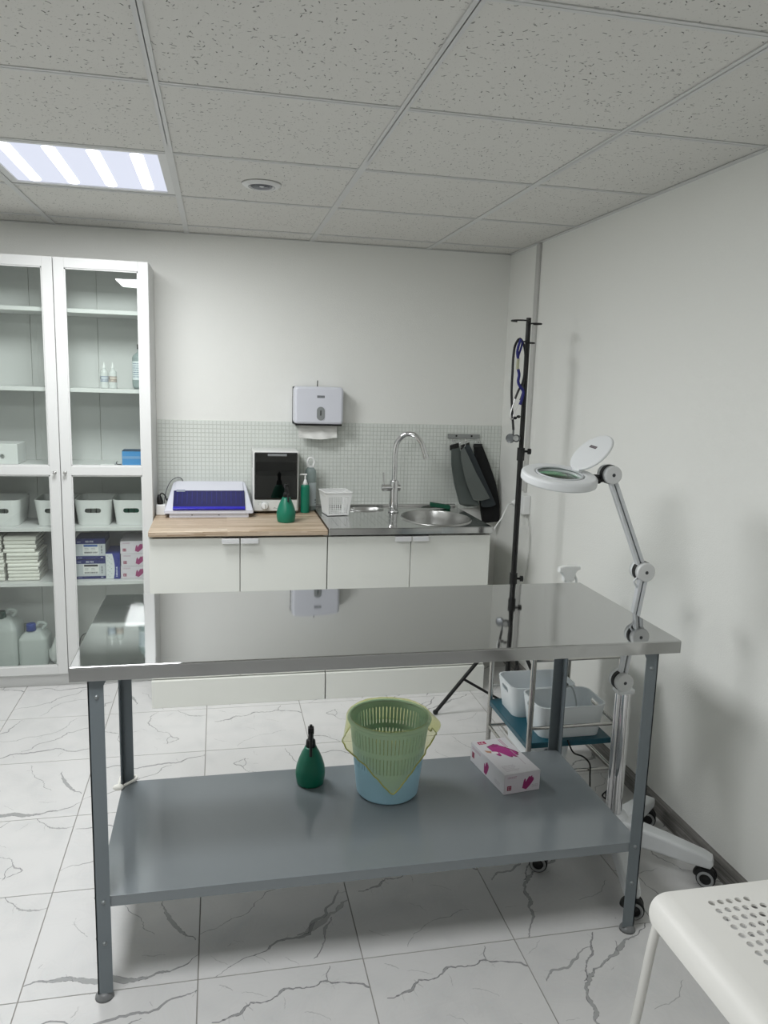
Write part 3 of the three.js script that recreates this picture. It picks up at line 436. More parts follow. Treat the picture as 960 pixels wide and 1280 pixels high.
// ---------------------------------------------------------------- things on the worktop
{
  // ultraviolet sterilizer: low casing with sloping blue lid
  const t = thing('sterilizer_box', 'low white sterilizer box with a sloping dark blue lid', 'sterilizer', [-0.081, CT, 0]);
  const shell = mat(new THREE.Color(0.66, 0.67, 0.74), 0.4), W = 0.416;
  const g = extr(poly([[-0.3, 0.022], [-0.03, 0.022], [-0.03, 0.138], [-0.085, 0.14], [-0.18, 0.108], [-0.3, 0.036]].map(([z, y]) => [z, y])), W, 0.006, 2);   // profile in (-z, y)
  g.rotateY(Math.PI / 2); g.translate(-W / 2, 0, 0); { const p = g.attributes.position; for (let i = 0; i < p.count; i++) p.setX(i, p.getX(i) * (1.0 - 0.17 * Math.max(0, (p.getY(i) - 0.03) / 0.12))); g.computeVertexNormals(); }
  add('casing', g, shell, t);
  add('base_tray', [rb(-0.185, 0.185, 0.0, 0.024, 0.05, 0.292, 0.003)], shell, t);
  const ang = Math.atan2(0.072, 0.12), slope = (geo, along, lift) => { geo.rotateX(ang - Math.PI / 2 + Math.PI / 2); geo.translate(0, 0.036 + 0.072 * along + lift, 0.3 - 0.12 * along); return geo; };
  const lid = rb(-0.168, 0.168, -0.004, 0.004, -0.066, 0.066, 0.003); slope(lid, 0.5, 0.008); add('blue_lid', lid, mat(new THREE.Color(0.008, 0.008, 0.085), 0.16), t);
  const lip = rb(-0.168, 0.168, -0.0045, 0.006, -0.009, 0.009, 0.003); slope(lip, 0.02, 0.009); add('lid_lip', lip, mat(new THREE.Color(0.02, 0.015, 0.42), 0.2), t);
  for (let i = 0; i < 14; i++) { const x = -0.15 + i * 0.023, r = rb(x - 0.0015, x + 0.0015, -0.001, 0.0012, -0.045, 0.045, 0.0006, 1); slope(r, 0.55, 0.0122); add('lid_rib', r, mat(new THREE.Color(0.02, 0.02, 0.2), 0.2), t); }
  const tagp = rb(-0.155, -0.115, 0, 0.002, -0.008, 0.008, 0.0008, 1); slope(tagp, 0.93, 0.0118); add('maker_plate', tagp, mat(0x8c92a0, 0.4), t);
  const hood = rb(-0.163, 0.163, 0.0, 0.006, -0.056, 0.056, 0.003); hood.rotateX(0.29); hood.translate(0, 0.127, 0.132); add('hood', hood, shell, t);
  for (const x of [-0.08, 0.045]) { const s = cyl(0.0025, 0.0025, 0.002); s.rotateX(Math.PI / 2); s.translate(x, 0.014, 0.2925); add('screw', s, darkGrey, t); }
  for (const x of [-0.17, 0.17]) add('foot', cyl(0.008, 0.008, 0.001, x, -0.0005, 0.28), rubber, t);

  const a = thing('plug_adapter', 'white power adapter cube with a black plug on the worktop', 'adapter', [-0.309, CT, 0.2]);
  add('adapter_body', rb(-0.0215, 0.0225, 0, 0.052, -0.022, 0.022, 0.006, 3), whitePlastic, a);
  add('black_plug', [lathe([[0.0001, 0.0], [0.014, 0.0], [0.0155, 0.012], [0.011, 0.034], [0.005, 0.046], [0.0001, 0.047]], 18).rotateZ(0.15).translate(-0.002, 0.052, 0)], blackGloss, a);
  tag(add('black_lead', tube([[-0.312, 0.905, 0.2], [-0.306, 0.915, 0.2], [-0.292, 0.905, 0.19], [-0.287, 0.885, 0.17], [-0.287, 0.872, 0.14], [-0.286, 0.868, 0.09], [-0.287, 0.862, 0.05], [-0.288, 0.84, 0.03], [-0.29, 0.8135, 0.022]], 0.003, 50, 8), black), 'short black power cord curving to the blue-lidded sterilizer', 'cord');
  tag(add('power_lead', tube([[-0.298, 0.8125, 0.13], [-0.299, 0.85, 0.12], [-0.292, 0.905, 0.09], [-0.272, 0.95, 0.05], [-0.25, 0.965, 0.02], [-0.23, 0.968, 0.015], [-0.215, 0.955, 0.013], [-0.21, 0.9, 0.012], [-0.21, 0.8125, 0.012]], 0.002, 60, 6), mat(0x6c6e70, 0.6)), 'thin grey cord arching behind the blue-lidded sterilizer', 'cord');

  // dry-heat oven
  const o = thing('tabletop_oven', 'small white upright oven with a black glass door', 'oven', [0.2405, CT, 0]), w = 0.113, h0 = 0.01, h1 = 0.312, zf = 0.185;
  add('oven_case', rb(-w, w, h0, h1, 0.02, zf, 0.008, 3), mat(new THREE.Color(0.74, 0.75, 0.73), 0.4), o);
  add('door_frame', rb(-0.105, 0.105, 0.072, 0.305, zf - 0.002, zf + 0.01, 0.005, 2), blackGloss, o);
  add('door_glass', rb(-0.1, 0.1, 0.078, 0.3, zf + 0.009, zf + 0.0125, 0.0015, 1), mat(0x050606, 0.04, 0, { clearcoat: 1, clearcoatRoughness: 0.02 }), o);
  add('door_handle', [rb(-0.042, 0.052, 0.288, 0.2995, zf + 0.016, zf + 0.024, 0.003), rb(-0.036, -0.03, 0.29, 0.297, zf + 0.012, zf + 0.02, 0.001, 1), rb(0.04, 0.046, 0.29, 0.297, zf + 0.012, zf + 0.02, 0.001, 1)], mat(0x85888a, 0.4), o);
  add('control_panel', rb(-0.106, 0.106, 0.014, 0.07, zf - 0.003, zf + 0.006, 0.003, 2), mat(new THREE.Color(0.7, 0.71, 0.69), 0.35), o);
  print('panel_print', 0.205, 0.05, canvasTex(410, 100, (c, a2, b) => { c.fillStyle = '#d9dbd8'; c.fillRect(0, 0, a2, b); c.fillStyle = '#7b7f7d'; for (let i = 0; i < 5; i++) c.fillRect(28 + i * 10, 14, 7, 5); c.fillRect(30, 30, 4, 12); c.strokeStyle = '#a1a5a2'; c.lineWidth = 2; c.beginPath(); c.arc(97, 52, 40, 2.2, 7.2); c.stroke(); c.fillRect(180, 78, 70, 3); c.fillRect(186, 70, 16, 4); }), o, (g) => g.translate(0, 0.042, zf + 0.0065));
  const k = lathe([[0.0001, 0.018], [0.0145, 0.018], [0.0165, 0.015], [0.018, 0]], 28); k.rotateX(Math.PI / 2); k.translate(-0.056, 0.041, zf + 0.007); add('timer_knob', k, whitePlastic, o);
  add('knob_grip', rb(-0.0595, -0.0525, 0.026, 0.056, zf + 0.022, zf + 0.032, 0.003), whitePlastic, o);
  for (const [x, z] of [[-0.095, 0.04], [0.095, 0.04], [-0.095, zf - 0.02], [0.095, zf - 0.02]]) add('foot', cyl(0.009, 0.01, 0.011, x, 0, z), black, o);
  for (let i = 0; i < 5; i++) { const s = rb(-0.001, 0.0008, -0.014, 0.014, -0.002, 0.002, 0.0008, 1); s.rotateX(-0.6); s.translate(-w, 0.235 + i * 0.014, 0.12); add('side_vent', s, darkGrey, o); }

  // green squeeze bottles with black spray nozzles
  const squeeze = (label, pos, turn) => {
    const b = thing('spray_bottle', label, 'bottle', pos, turn);
    add('bottle_body', lathe([[0.0001, 0.002], [0.03, 0.001], [0.0375, 0.0], [0.041, 0.004], [0.0428, 0.016], [0.0445, 0.028], [0.0447, 0.042], [0.042, 0.058], [0.035, 0.08], [0.0265, 0.1], [0.0195, 0.112], [0.0175, 0.118], [0.0001, 0.118]], 40), greenPlastic, b);
    add('collar', lathe([[0.0001, 0.141], [0.0095, 0.141], [0.0135, 0.137], [0.0155, 0.117], [0.0001, 0.117]], 24), black, b);
    add('nozzle', [cyl(0.0085, 0.0075, 0.028, 0, 0.139, 0, 18), rb(-0.009, 0.009, 0.16, 0.179, -0.01, 0.013, 0.003), cyl(0.0045, 0.004, 0.008, 0, 0.178, 0, 12)], blackGloss, b);
    add('trigger', [tube([[0, 0.166, 0.01], [0, 0.158, 0.02], [0, 0.135, 0.0225], [0, 0.1, 0.0335]], 0.0045, 20, 8)], blackGloss, b); return b;
  };
  squeeze('green bulb spray bottle on the wooden worktop before the oven', [0.273, CT, 0.41], 0.2);
  squeeze('green bulb spray bottle on the grey shelf beside the blue bin', [0.23, 0.2705, 1.845], -0.1);

  const s = thing('soap_bottle', 'green liquid soap bottle with white pump beside the oven', 'bottle', [0.389, CT, 0.16]);
  add('bottle_body', lathe([[0.0001, 0.001], [0.02, 0.0], [0.0225, 0.003], [0.0225, 0.132], [0.02, 0.14], [0.012, 0.143], [0.0001, 0.143]], 30), greenPlastic, s);
  add('pump', [lathe([[0.0001, 0.168], [0.006, 0.168], [0.009, 0.158], [0.015, 0.142], [0.0001, 0.142]], 22), cyl(0.004, 0.004, 0.026, 0, 0.166, 0, 12), rb(-0.028, 0.009, 0.19, 0.198, -0.006, 0.006, 0.003)], whitePlastic, s);
  const u = thing('tall_pump_bottle', 'tall clear bottle with a white hook top behind the green soap bottle', 'bottle', [0.424, CT, 0.085]);
  add('bottle_body', lathe([[0.0001, 0.001], [0.026, 0.0], [0.029, 0.004], [0.029, 0.19], [0.026, 0.21], [0.014, 0.222], [0.0001, 0.223]], 30), mat(new THREE.Color(0.55, 0.64, 0.63), 0.2, 0, { transmission: 0.6, thickness: 0 }), u);
  add('front_label', new THREE.CylinderGeometry(0.0293, 0.0293, 0.12, 24, 1, true, -0.4, 1.9).translate(0, 0.085, 0), mat(0xffffff, 0.6, 0, { map: canvasTex(96, 128, (c) => { c.fillStyle = '#c3cdd0'; c.fillRect(0, 0, 96, 128); c.fillStyle = '#59646a'; c.fillRect(60, 92, 22, 10); c.fillRect(60, 108, 22, 6); }) }), u);
  add('hook_top', [tube([[-0.012, 0.222, 0], [-0.017, 0.247, 0], [-0.008, 0.268, 0], [0.009, 0.269, 0], [0.018, 0.25, 0], [0.012, 0.222, 0]], 0.006, 30, 10), cyl(0.013, 0.012, 0.012, 0, 0.218, 0, 18)], whitePlastic, u);
}
// perforated white basket on the drainer
{
  const t = thing('perforated_basket', 'small white perforated plastic basket on the sink drainboard', 'basket', [0.531, 0.8195, 0.245], 0.12), hgt = 0.115, b = 0.106, tp = 0.134;
  const wallPanel = (n) => {
    const s = poly([[-b / 2, 0], [b / 2, 0], [tp / 2, hgt], [-tp / 2, hgt]]), cols = 9, rows = 9;
    for (let i = 0; i < cols; i++) for (let j = 0; j < rows; j++) { const x = -0.042 + i * 0.0105, y = 0.012 + j * 0.0095, k = 1 + y * 1.4, e = 0.0037, h = new THREE.Path(); h.moveTo(x * k - e, y - e); h.lineTo(x * k - e, y + e); h.lineTo(x * k + e, y + e); h.lineTo(x * k + e, y - e); h.closePath(); s.holes.push(h); }
    const g = extr(s, 0.002); g.rotateX(Math.atan2((tp - b) / 2, hgt)); g.translate(0, 0, b / 2 - 0.001); g.rotateY(n * Math.PI / 2); return g;
  };
  for (let n = 0; n < 4; n++) add('side_wall', wallPanel(n), whitePlastic, t);
  add('basket_floor', bx(-b / 2, b / 2, 0, 0.002, -b / 2, b / 2), whitePlastic, t);
  const e = tp / 2 + 0.004; add('rim', [rb(-e, e, hgt - 0.006, hgt + 0.001, e - 0.008, e, 0.003), rb(-e, e, hgt - 0.006, hgt + 0.001, -e, -e + 0.008, 0.003), rb(-e, -e + 0.008, hgt - 0.006, hgt + 0.001, -e, e, 0.003), rb(e - 0.008, e, hgt - 0.006, hgt + 0.001, -e, e, 0.003)], whitePlastic, t);
}
tag(add('scrub_pad', (() => { const g = rb(-0.055, 0.055, 0, 0.02, -0.026, 0.026, 0.007, 3), p = g.attributes.position; for (let i = 0; i < p.count; i++) p.setY(i, p.getY(i) + 0.012 * Math.max(0, -p.getX(i) / 0.055) ** 2); g.computeVertexNormals(); g.rotateY(-0.25); g.rotateZ(-0.02); g.translate(1.115, 0.8175, 0.1); return g; })(), mat(new THREE.Color(0.006, 0.10, 0.055), 0.85, 0, { bumpMap: paintBump, bumpScale: 0.002 })), 'dark green scrubbing pad lying on the sink rim by the wall', 'sponge');

// ---------------------------------------------------------------- wall fittings
{
  const d = thing('towel_dispenser', 'white wall-mounted paper towel dispenser with a grey lock badge', 'dispenser', [0.4605, 1.248, 0]);
  const cover = mat(new THREE.Color(0.70, 0.715, 0.78), 0.35);
  add('back_plate', rb(-0.126, 0.126, 0.0, 0.188, 0.001, 0.012, 0.003), darkGrey, d);
  const body = new THREE.ExtrudeGeometry(rrect(0.225, 0.165, 0.008), { depth: 0.065, bevelEnabled: true, bevelThickness: 0.018, bevelSize: 0.012, bevelSegments: 2, curveSegments: 5 });
  body.translate(0, 0.097, 0.02); add('cover', body, cover, d);
  add('bottom_lip', rb(-0.118, 0.118, -0.004, 0.0055, 0.012, 0.1, 0.002), black, d);
  const badge = extr(rrect(0.04, 0.068, 0.0199), 0.004, 0.001, 2, 12); badge.translate(0.008, 0.058, 0.1025); add('lock_badge', badge, mat(0x8b8f90, 0.35), d);
  add('key_slot', [rb(0.0045, 0.0115, 0.048, 0.074, 0.106, 0.1072, 0.0006, 1)], mat(0x4c4f4e, 0.5), d);
  print('maker_badge', 0.038, 0.0115, canvasTex(128, 40, (c) => { c.fillStyle = '#55585c'; c.fillRect(0, 0, 128, 40); c.fillStyle = '#9b9fa5'; for (let i = 0; i < 6; i++) c.fillRect(10 + i * 19, 12, 12, 16); }), d, (g) => g.translate(0.008, 0.142, 0.1034));
  add('key_rod', [rod(V(-0.002, 0.186, 0.03), V(-0.001, 0.222, 0.03), 0.0025, 10), cyl(0.005, 0.003, 0.01, -0.002, 0.184, 0.03, 12)], black, d);
  const t = new THREE.PlaneGeometry(0.197, 0.078, 40, 16), p = t.attributes.position;
  for (let i = 0; i < p.count; i++) { const x = p.getX(i), y = p.getY(i), k = (0.039 - y) / 0.078; p.setZ(i, 0.006 * k * Math.sin(x * 38 + 1) + 0.004 * k * Math.sin(x * 90 + y * 60) + 0.012 * k * k); if (k > 0.8) p.setY(i, y + 0.008 * Math.max(0, Math.abs(x - 0.01) / 0.1) * (x > 0.02 ? 1.3 : 0.7)); }
  t.computeVertexNormals(); const back = t.clone(); { const q = back.attributes.position; for (let i = 0; i < q.count; i++) q.setZ(i, q.getZ(i) - 0.0012); const ix = back.index.array; for (let i = 0; i < ix.length; i += 3) { const a = ix[i]; ix[i] = ix[i + 1]; ix[i + 1] = a; } back.computeVertexNormals(); }
  const tw = add('paper_towel', [t.translate(0.4615, 1.212, 0.055), back.translate(0.4615, 1.212, 0.055)], paper); tag(tw, 'white folded paper towel hanging out of the wall dispenser', 'paper towel');

  const r = thing('hook_rail', 'short metal wall rail with three hooks above the sink', 'hook rail', [1.258, 1.196, 0.0075]);
  add('rail', rb(-0.09, 0.09, -0.012, 0.012, 0, 0.006, 0.001, 1), mat(0x9a9d9c, 0.4, 0.6), r);
  for (const x of [-0.043, 0.043]) { const g = cyl(0.005, 0.005, 0.003, 0, 0, 0, 16); g.rotateX(Math.PI / 2); g.translate(x, 0.002, 0.006); add('screw', g, black, r); }
  for (const x of [-0.067, 0.006, 0.077]) add('hook', tube([[x, -0.008, 0.005], [x, -0.02, 0.014], [x, -0.03, 0.022], [x, -0.026, 0.034], [x, -0.016, 0.036]], 0.0022, 20, 8), chrome, r);
  // cloth gaiters hanging from the hooks and leaning into the corner
  const hang = (name, label, pts, z, thick, material, bandPts, ring) => {
    const t2 = thing(name, label, 'apron', [0, 0, 0], 0), s = new THREE.Shape(); const c = new THREE.CatmullRomCurve3(pts.map(([x, y]) => V(x, y, 0)), true, 'catmullrom', 0.15); c.getPoints(90).forEach((p2, i) => (i ? s.lineTo(p2.x, p2.y) : s.moveTo(p2.x, p2.y)));
    const g = extr(s, thick, thick * 0.32, 3); const q = g.attributes.position; for (let i = 0; i < q.count; i++) { const y = q.getY(i), x = q.getX(i); q.setZ(i, z + q.getZ(i) + 0.1 * Math.max(0, 1.15 - y) + 0.012 * Math.sin((1.16 - y) * 7) + 0.004 * Math.sin(x * 55 + y * 12)); } g.computeVertexNormals();
    add('cloth', g, material, t2);
    const bg = extr(poly(bandPts), thick + 0.004, 0.003); bg.translate(0, 0, z - 0.002); add('top_band', bg, black, t2);
    add('hanging_ring', new THREE.TorusGeometry(0.016, 0.0014, 6, 28).translate(ring[0], ring[1], z + 0.006), chrome, t2);
  };
  const g1 = mat(new THREE.Color(0.085, 0.1, 0.094), 0.85), g2 = mat(new THREE.Color(0.12, 0.135, 0.127), 0.85), g3 = mat(new THREE.Color(0.035, 0.044, 0.05), 0.8), g4 = mat(new THREE.Color(0.004, 0.0045, 0.005), 0.9);
  hang('black_apron', 'black folded cloth apron hanging on the hook nearest the corner', [[1.312, 1.15], [1.357, 1.15], [1.402, 1.041], [1.438, 0.94], [1.46, 0.838], [1.461, 0.742], [1.37, 0.73], [1.355, 0.785], [1.33, 0.95]], 0.018, 0.016, g4, [[1.31, 1.14], [1.359, 1.14], [1.357, 1.158], [1.312, 1.158]], [1.335, 1.165]);
  hang('slate_apron', 'dark slate folded cloth apron hanging between grey and black aprons', [[1.24, 1.142], [1.275, 1.156], [1.295, 1.122], [1.36, 0.985], [1.428, 0.84], [1.4, 0.822], [1.352, 0.826], [1.3, 0.95]], 0.045, 0.014, g3, [[1.232, 1.132], [1.28, 1.148], [1.276, 1.166], [1.23, 1.15]], [1.262, 1.165]);
  hang('grey_apron', 'mid grey folded cloth apron hanging on the hook nearest the faucet', [[1.174, 1.128], [1.214, 1.146], [1.232, 1.11], [1.255, 1.03], [1.33, 0.838], [1.27, 0.826], [1.222, 0.842], [1.188, 0.955], [1.173, 1.051]], 0.052, 0.014, g1, [[1.17, 1.124], [1.218, 1.14], [1.214, 1.164], [1.168, 1.15]], [1.191, 1.165]);
  hang('pale_grey_apron', 'lighter grey folded cloth apron hanging in front of the others', [[1.222, 1.138], [1.238, 1.146], [1.305, 1.01], [1.385, 0.876], [1.335, 0.862], [1.292, 0.866], [1.248, 0.969], [1.224, 1.07]], 0.078, 0.008, g2, [[1.221, 1.13], [1.24, 1.138], [1.238, 1.15], [1.22, 1.142]], [1.23, 1.158]);

  // cable duct, socket and cords on the right wall
  const duct = thing('cable_duct', 'narrow beige cable duct running down the wall in the corner', 'cable duct', [RIGHT, 0, 0.39]);
  add('duct', rb(-0.012, -0.0005, 0.95, H - 0.003, -0.02, 0.02, 0.002), mat(new THREE.Color(0.55, 0.55, 0.53), 0.5), duct);
  const so = thing('wall_socket', 'white double socket box on the wall behind the drip stand', 'socket', [RIGHT, 0.885, 0.36]);
  add('socket_box', rb(-0.038, -0.0005, -0.04, 0.055, 0.03, 0.105, 0.005), whitePlastic, so); add('socket_plate', rb(-0.024, -0.0005, -0.035, 0.04, -0.06, 0.025, 0.004), whitePlastic, so);
  add('plug', [lathe([[0.0001, 0.028], [0.008, 0.028], [0.016, 0.016], [0.018, 0], [0.0001, 0]], 18).rotateZ(Math.PI / 2).translate(-0.024, 0.0, -0.02)], whitePlastic, so);
  tag(add('plug_lead', tube([[1.43, 0.885, 0.34], [1.412, 0.882, 0.36], [1.385, 0.888, 0.4], [1.345, 0.87, 0.46], [1.3, 0.84, 0.53], [1.262, 0.815, 0.57], [1.238, 0.795, 0.595], [1.231, 0.765, 0.56], [1.2305, 0.72, 0.45], [1.2305, 0.6, 0.4]], 0.0035, 60, 8), whitePlastic), 'white cord running from the wall plug to the sink corner', 'cord');
  tag(add('hanging_cord', tube([[1.455, 0.845, 0.44], [1.462, 0.8, 0.48], [1.466, 0.7, 0.5], [1.466, 0.6, 0.485], [1.464, 0.45, 0.46], [1.46, 0.3, 0.46], [1.45, 0.07, 0.47]], 0.0025, 50, 6), mat(0xc9cac6, 0.5)), 'thin pale cord hanging down the wall below the socket', 'cord');
}

// ---------------------------------------------------------------- examination table
{
  const t = thing('examination_table', 'long stainless steel examination table with grey metal legs and lower shelf', 'table');
  const X0 = -0.361, X1 = 1.131, Z0 = 1.7247, Z1 = 2.3085, Y = 0.8428, A = 0.034;
  const wob = noiseTex(512, 21, [5, 11, 40], [0.55, 0.3, 0.06]), rub = canvasTex(1024, 512, (c, w, h) => {   // wiping swirls, scuffs and fine brushing in the polish
    c.fillStyle = '#707070'; c.fillRect(0, 0, w, h); const r = rng(33);
    for (let i = 0; i < 2600; i++) { const v = 70 + r() * 90 | 0; c.strokeStyle = `rgba(${v},${v},${v},0.35)`; c.lineWidth = 0.6 + r(); const x = r() * w, y = r() * h, l = 20 + r() * 120; c.beginPath(); c.moveTo(x, y); c.lineTo(x + l, y + (r() - 0.5) * 2); c.stroke(); }
    for (let i = 0; i < 60; i++) { const v = 110 + r() * 90 | 0, x = r() * w, y = r() * h, q = 14 + r() * 70, a = r() * 6.28; c.strokeStyle = `rgba(${v},${v},${v},${0.15 + r() * 0.25})`; c.lineWidth = 1.5 + r() * 5; c.beginPath(); c.ellipse(x, y, q * 1.6, q * 0.6, a, 0, 2 + r() * 3); c.stroke(); }
    for (let i = 0; i < 26; i++) { c.fillStyle = `rgba(230,230,230,${0.3 + r() * 0.5})`; c.beginPath(); c.ellipse(r() * w, r() * h, 1 + r() * 6, 0.8 + r() * 2, r() * 3, 0, 7); c.fill(); }
  }, { srgb: false, repeat: true });
  const topSteel = mat(new THREE.Color(0.50, 0.505, 0.505), 0.085, 1, { bumpMap: wob, bumpScale: 0.0004, roughnessMap: rub });
  const tg = rb(X0, X1, Y - 0.006, Y, Z0, Z1, 0.0028, 3); add('steel_top', uvm(tg, 0.9), topSteel, t);
  const edge = mat(new THREE.Color(0.50, 0.505, 0.505), 0.1, 1, { bumpMap: wob, bumpScale: 0.0006 });
  add('folded_edge', [bx(X0 + 0.0005, X1 - 0.0005, Y - A, Y - 0.003, Z1 - 0.0022, Z1 - 0.0002), bx(X0 + 0.0005, X1 - 0.0005, Y - A, Y - 0.003, Z0 + 0.0002, Z0 + 0.0022), bx(X0 + 0.0002, X0 + 0.0022, Y - A, Y - 0.003, Z0, Z1), bx(X1 - 0.0022, X1 - 0.0002, Y - A, Y - 0.003, Z0, Z1),
    bx(X0, X1, Y - A, Y - A + 0.0015, Z1 - 0.02, Z1 - 0.002), bx(X0, X1, Y - A, Y - A + 0.0015, Z0 + 0.002, Z0 + 0.02), bx(X0 + 0.002, X0 + 0.02, Y - A, Y - A + 0.0015, Z0, Z1), bx(X1 - 0.02, X1 - 0.002, Y - A, Y - A + 0.0015, Z0, Z1)].map((g) => uvm(g, 0.9)), edge, t);
  add('underside_board', bx(X0 + 0.003, X1 - 0.003, Y - A + 0.006, Y - 0.007, Z0 + 0.003, Z1 - 0.003), brushed, t);
  const lx = [-0.3255, 1.0785], lz = [1.752, 2.2955], w = 0.034, th = 0.003, ly0 = 0.016, ly1 = Y - A + 0.005;
  const bolts = [];
  for (const x of lx) for (const z of lz) {
    const sx = x < 0 ? 1 : -1, sz = z < 2 ? 1 : -1, xa = Math.min(x, x + sx * w), xb = Math.max(x, x + sx * w), za = Math.min(z, z + sz * w), zb = Math.max(z, z + sz * w);
    const leg = add('leg', [bx(xa, xb, ly0, ly1, Math.min(z, z + sz * th), Math.max(z, z + sz * th)), bx(Math.min(x, x + sx * th), Math.max(x, x + sx * th), ly0, ly1, za, zb)], greyPaint, t);
    const holes = [0.766, 0.258, 0.15];
    const bolt = (bxx, by, bz, axis) => { const g = lathe([[0.0001, 0.0035], [0.002, 0.003], [0.0036, 0.0015], [0.004, 0], [0.0055, 0], [0.0055, -0.0008]], 16); if (axis === 'z') g.rotateX(sz < 0 ? Math.PI / 2 : -Math.PI / 2); else g.rotateZ(sx > 0 ? Math.PI / 2 : -Math.PI / 2); g.translate(bxx, by, bz); add('bolt', g, mat(0x8f9496, 0.35, 0.7), leg); };
    for (const h of holes) { bolt(x + sx * w * 0.55, h, z - sz * 0.0008, 'z'); if (h < 0.5) bolt(x - sx * 0.0008, h, z + sz * w * 0.55, 'x'); }
    add('foot', [lathe([[0.0001, 0.017], [0.011, 0.017], [0.017, 0.012], [0.021, 0.006], [0.022, 0.0], [0.0001, 0.0]], 24).translate(x + sx * 0.013, 0, z + sz * 0.01)], mat(0x77797a, 0.4), leg);
    // rounded gusset under the top
    if (sz < 0) { const g = extr(poly([[0, 0], [sx * 0.018, 0], [sx * 0.006, -0.006], [0, -0.018]]), 0.003); g.translate(x + sx * w, ly1 - 0.004, z - 0.003); add('gusset', g, greyPaint, leg); }
  }
  const sx0 = -0.3222, sx1 = 1.0752, sz0 = 1.7552, sz1 = 2.2922;
  add('shelf', [rb(sx0, sx1, 0.267, 0.27, sz0, sz1, 0.0012, 1), bx(sx0, sx1, 0.2425, 0.2685, sz1 - 0.0025, sz1 - 0.0003), bx(sx0, sx1, 0.2425, 0.2685, sz0 + 0.0003, sz0 + 0.0025), bx(sx0 + 0.0003, sx0 + 0.0025, 0.2425, 0.2685, sz0, sz1), bx(sx1 - 0.0025, sx1 - 0.0003, 0.2425, 0.2685, sz0, sz1)].map((g) => uvm(g, 2)), mat(new THREE.Color(0.225, 0.25, 0.265), 0.13, 0, { bumpMap: noiseTex(256, 14, [6, 20], [0.5, 0.3]), bumpScale: 0.0006 }), t);
  const band = tube([[-0.331, 0.272, 1.791], [-0.3305, 0.279, 1.764], [-0.328, 0.282, 1.748], [-0.31, 0.282, 1.7485], [-0.287, 0.2815, 1.7495], [-0.284, 0.28, 1.76], [-0.3, 0.276, 1.773], [-0.318, 0.2745, 1.788]], 0.0042, 60, 8);
  const knot = new THREE.SphereGeometry(0.011, 16, 12); knot.scale(1.5, 0.8, 1); knot.translate(-0.331, 0.276, 1.798);
  tag(add('cloth_tie', [band, knot], cloth), 'cream cloth tie knotted round a grey table leg at the shelf', 'tie');
}

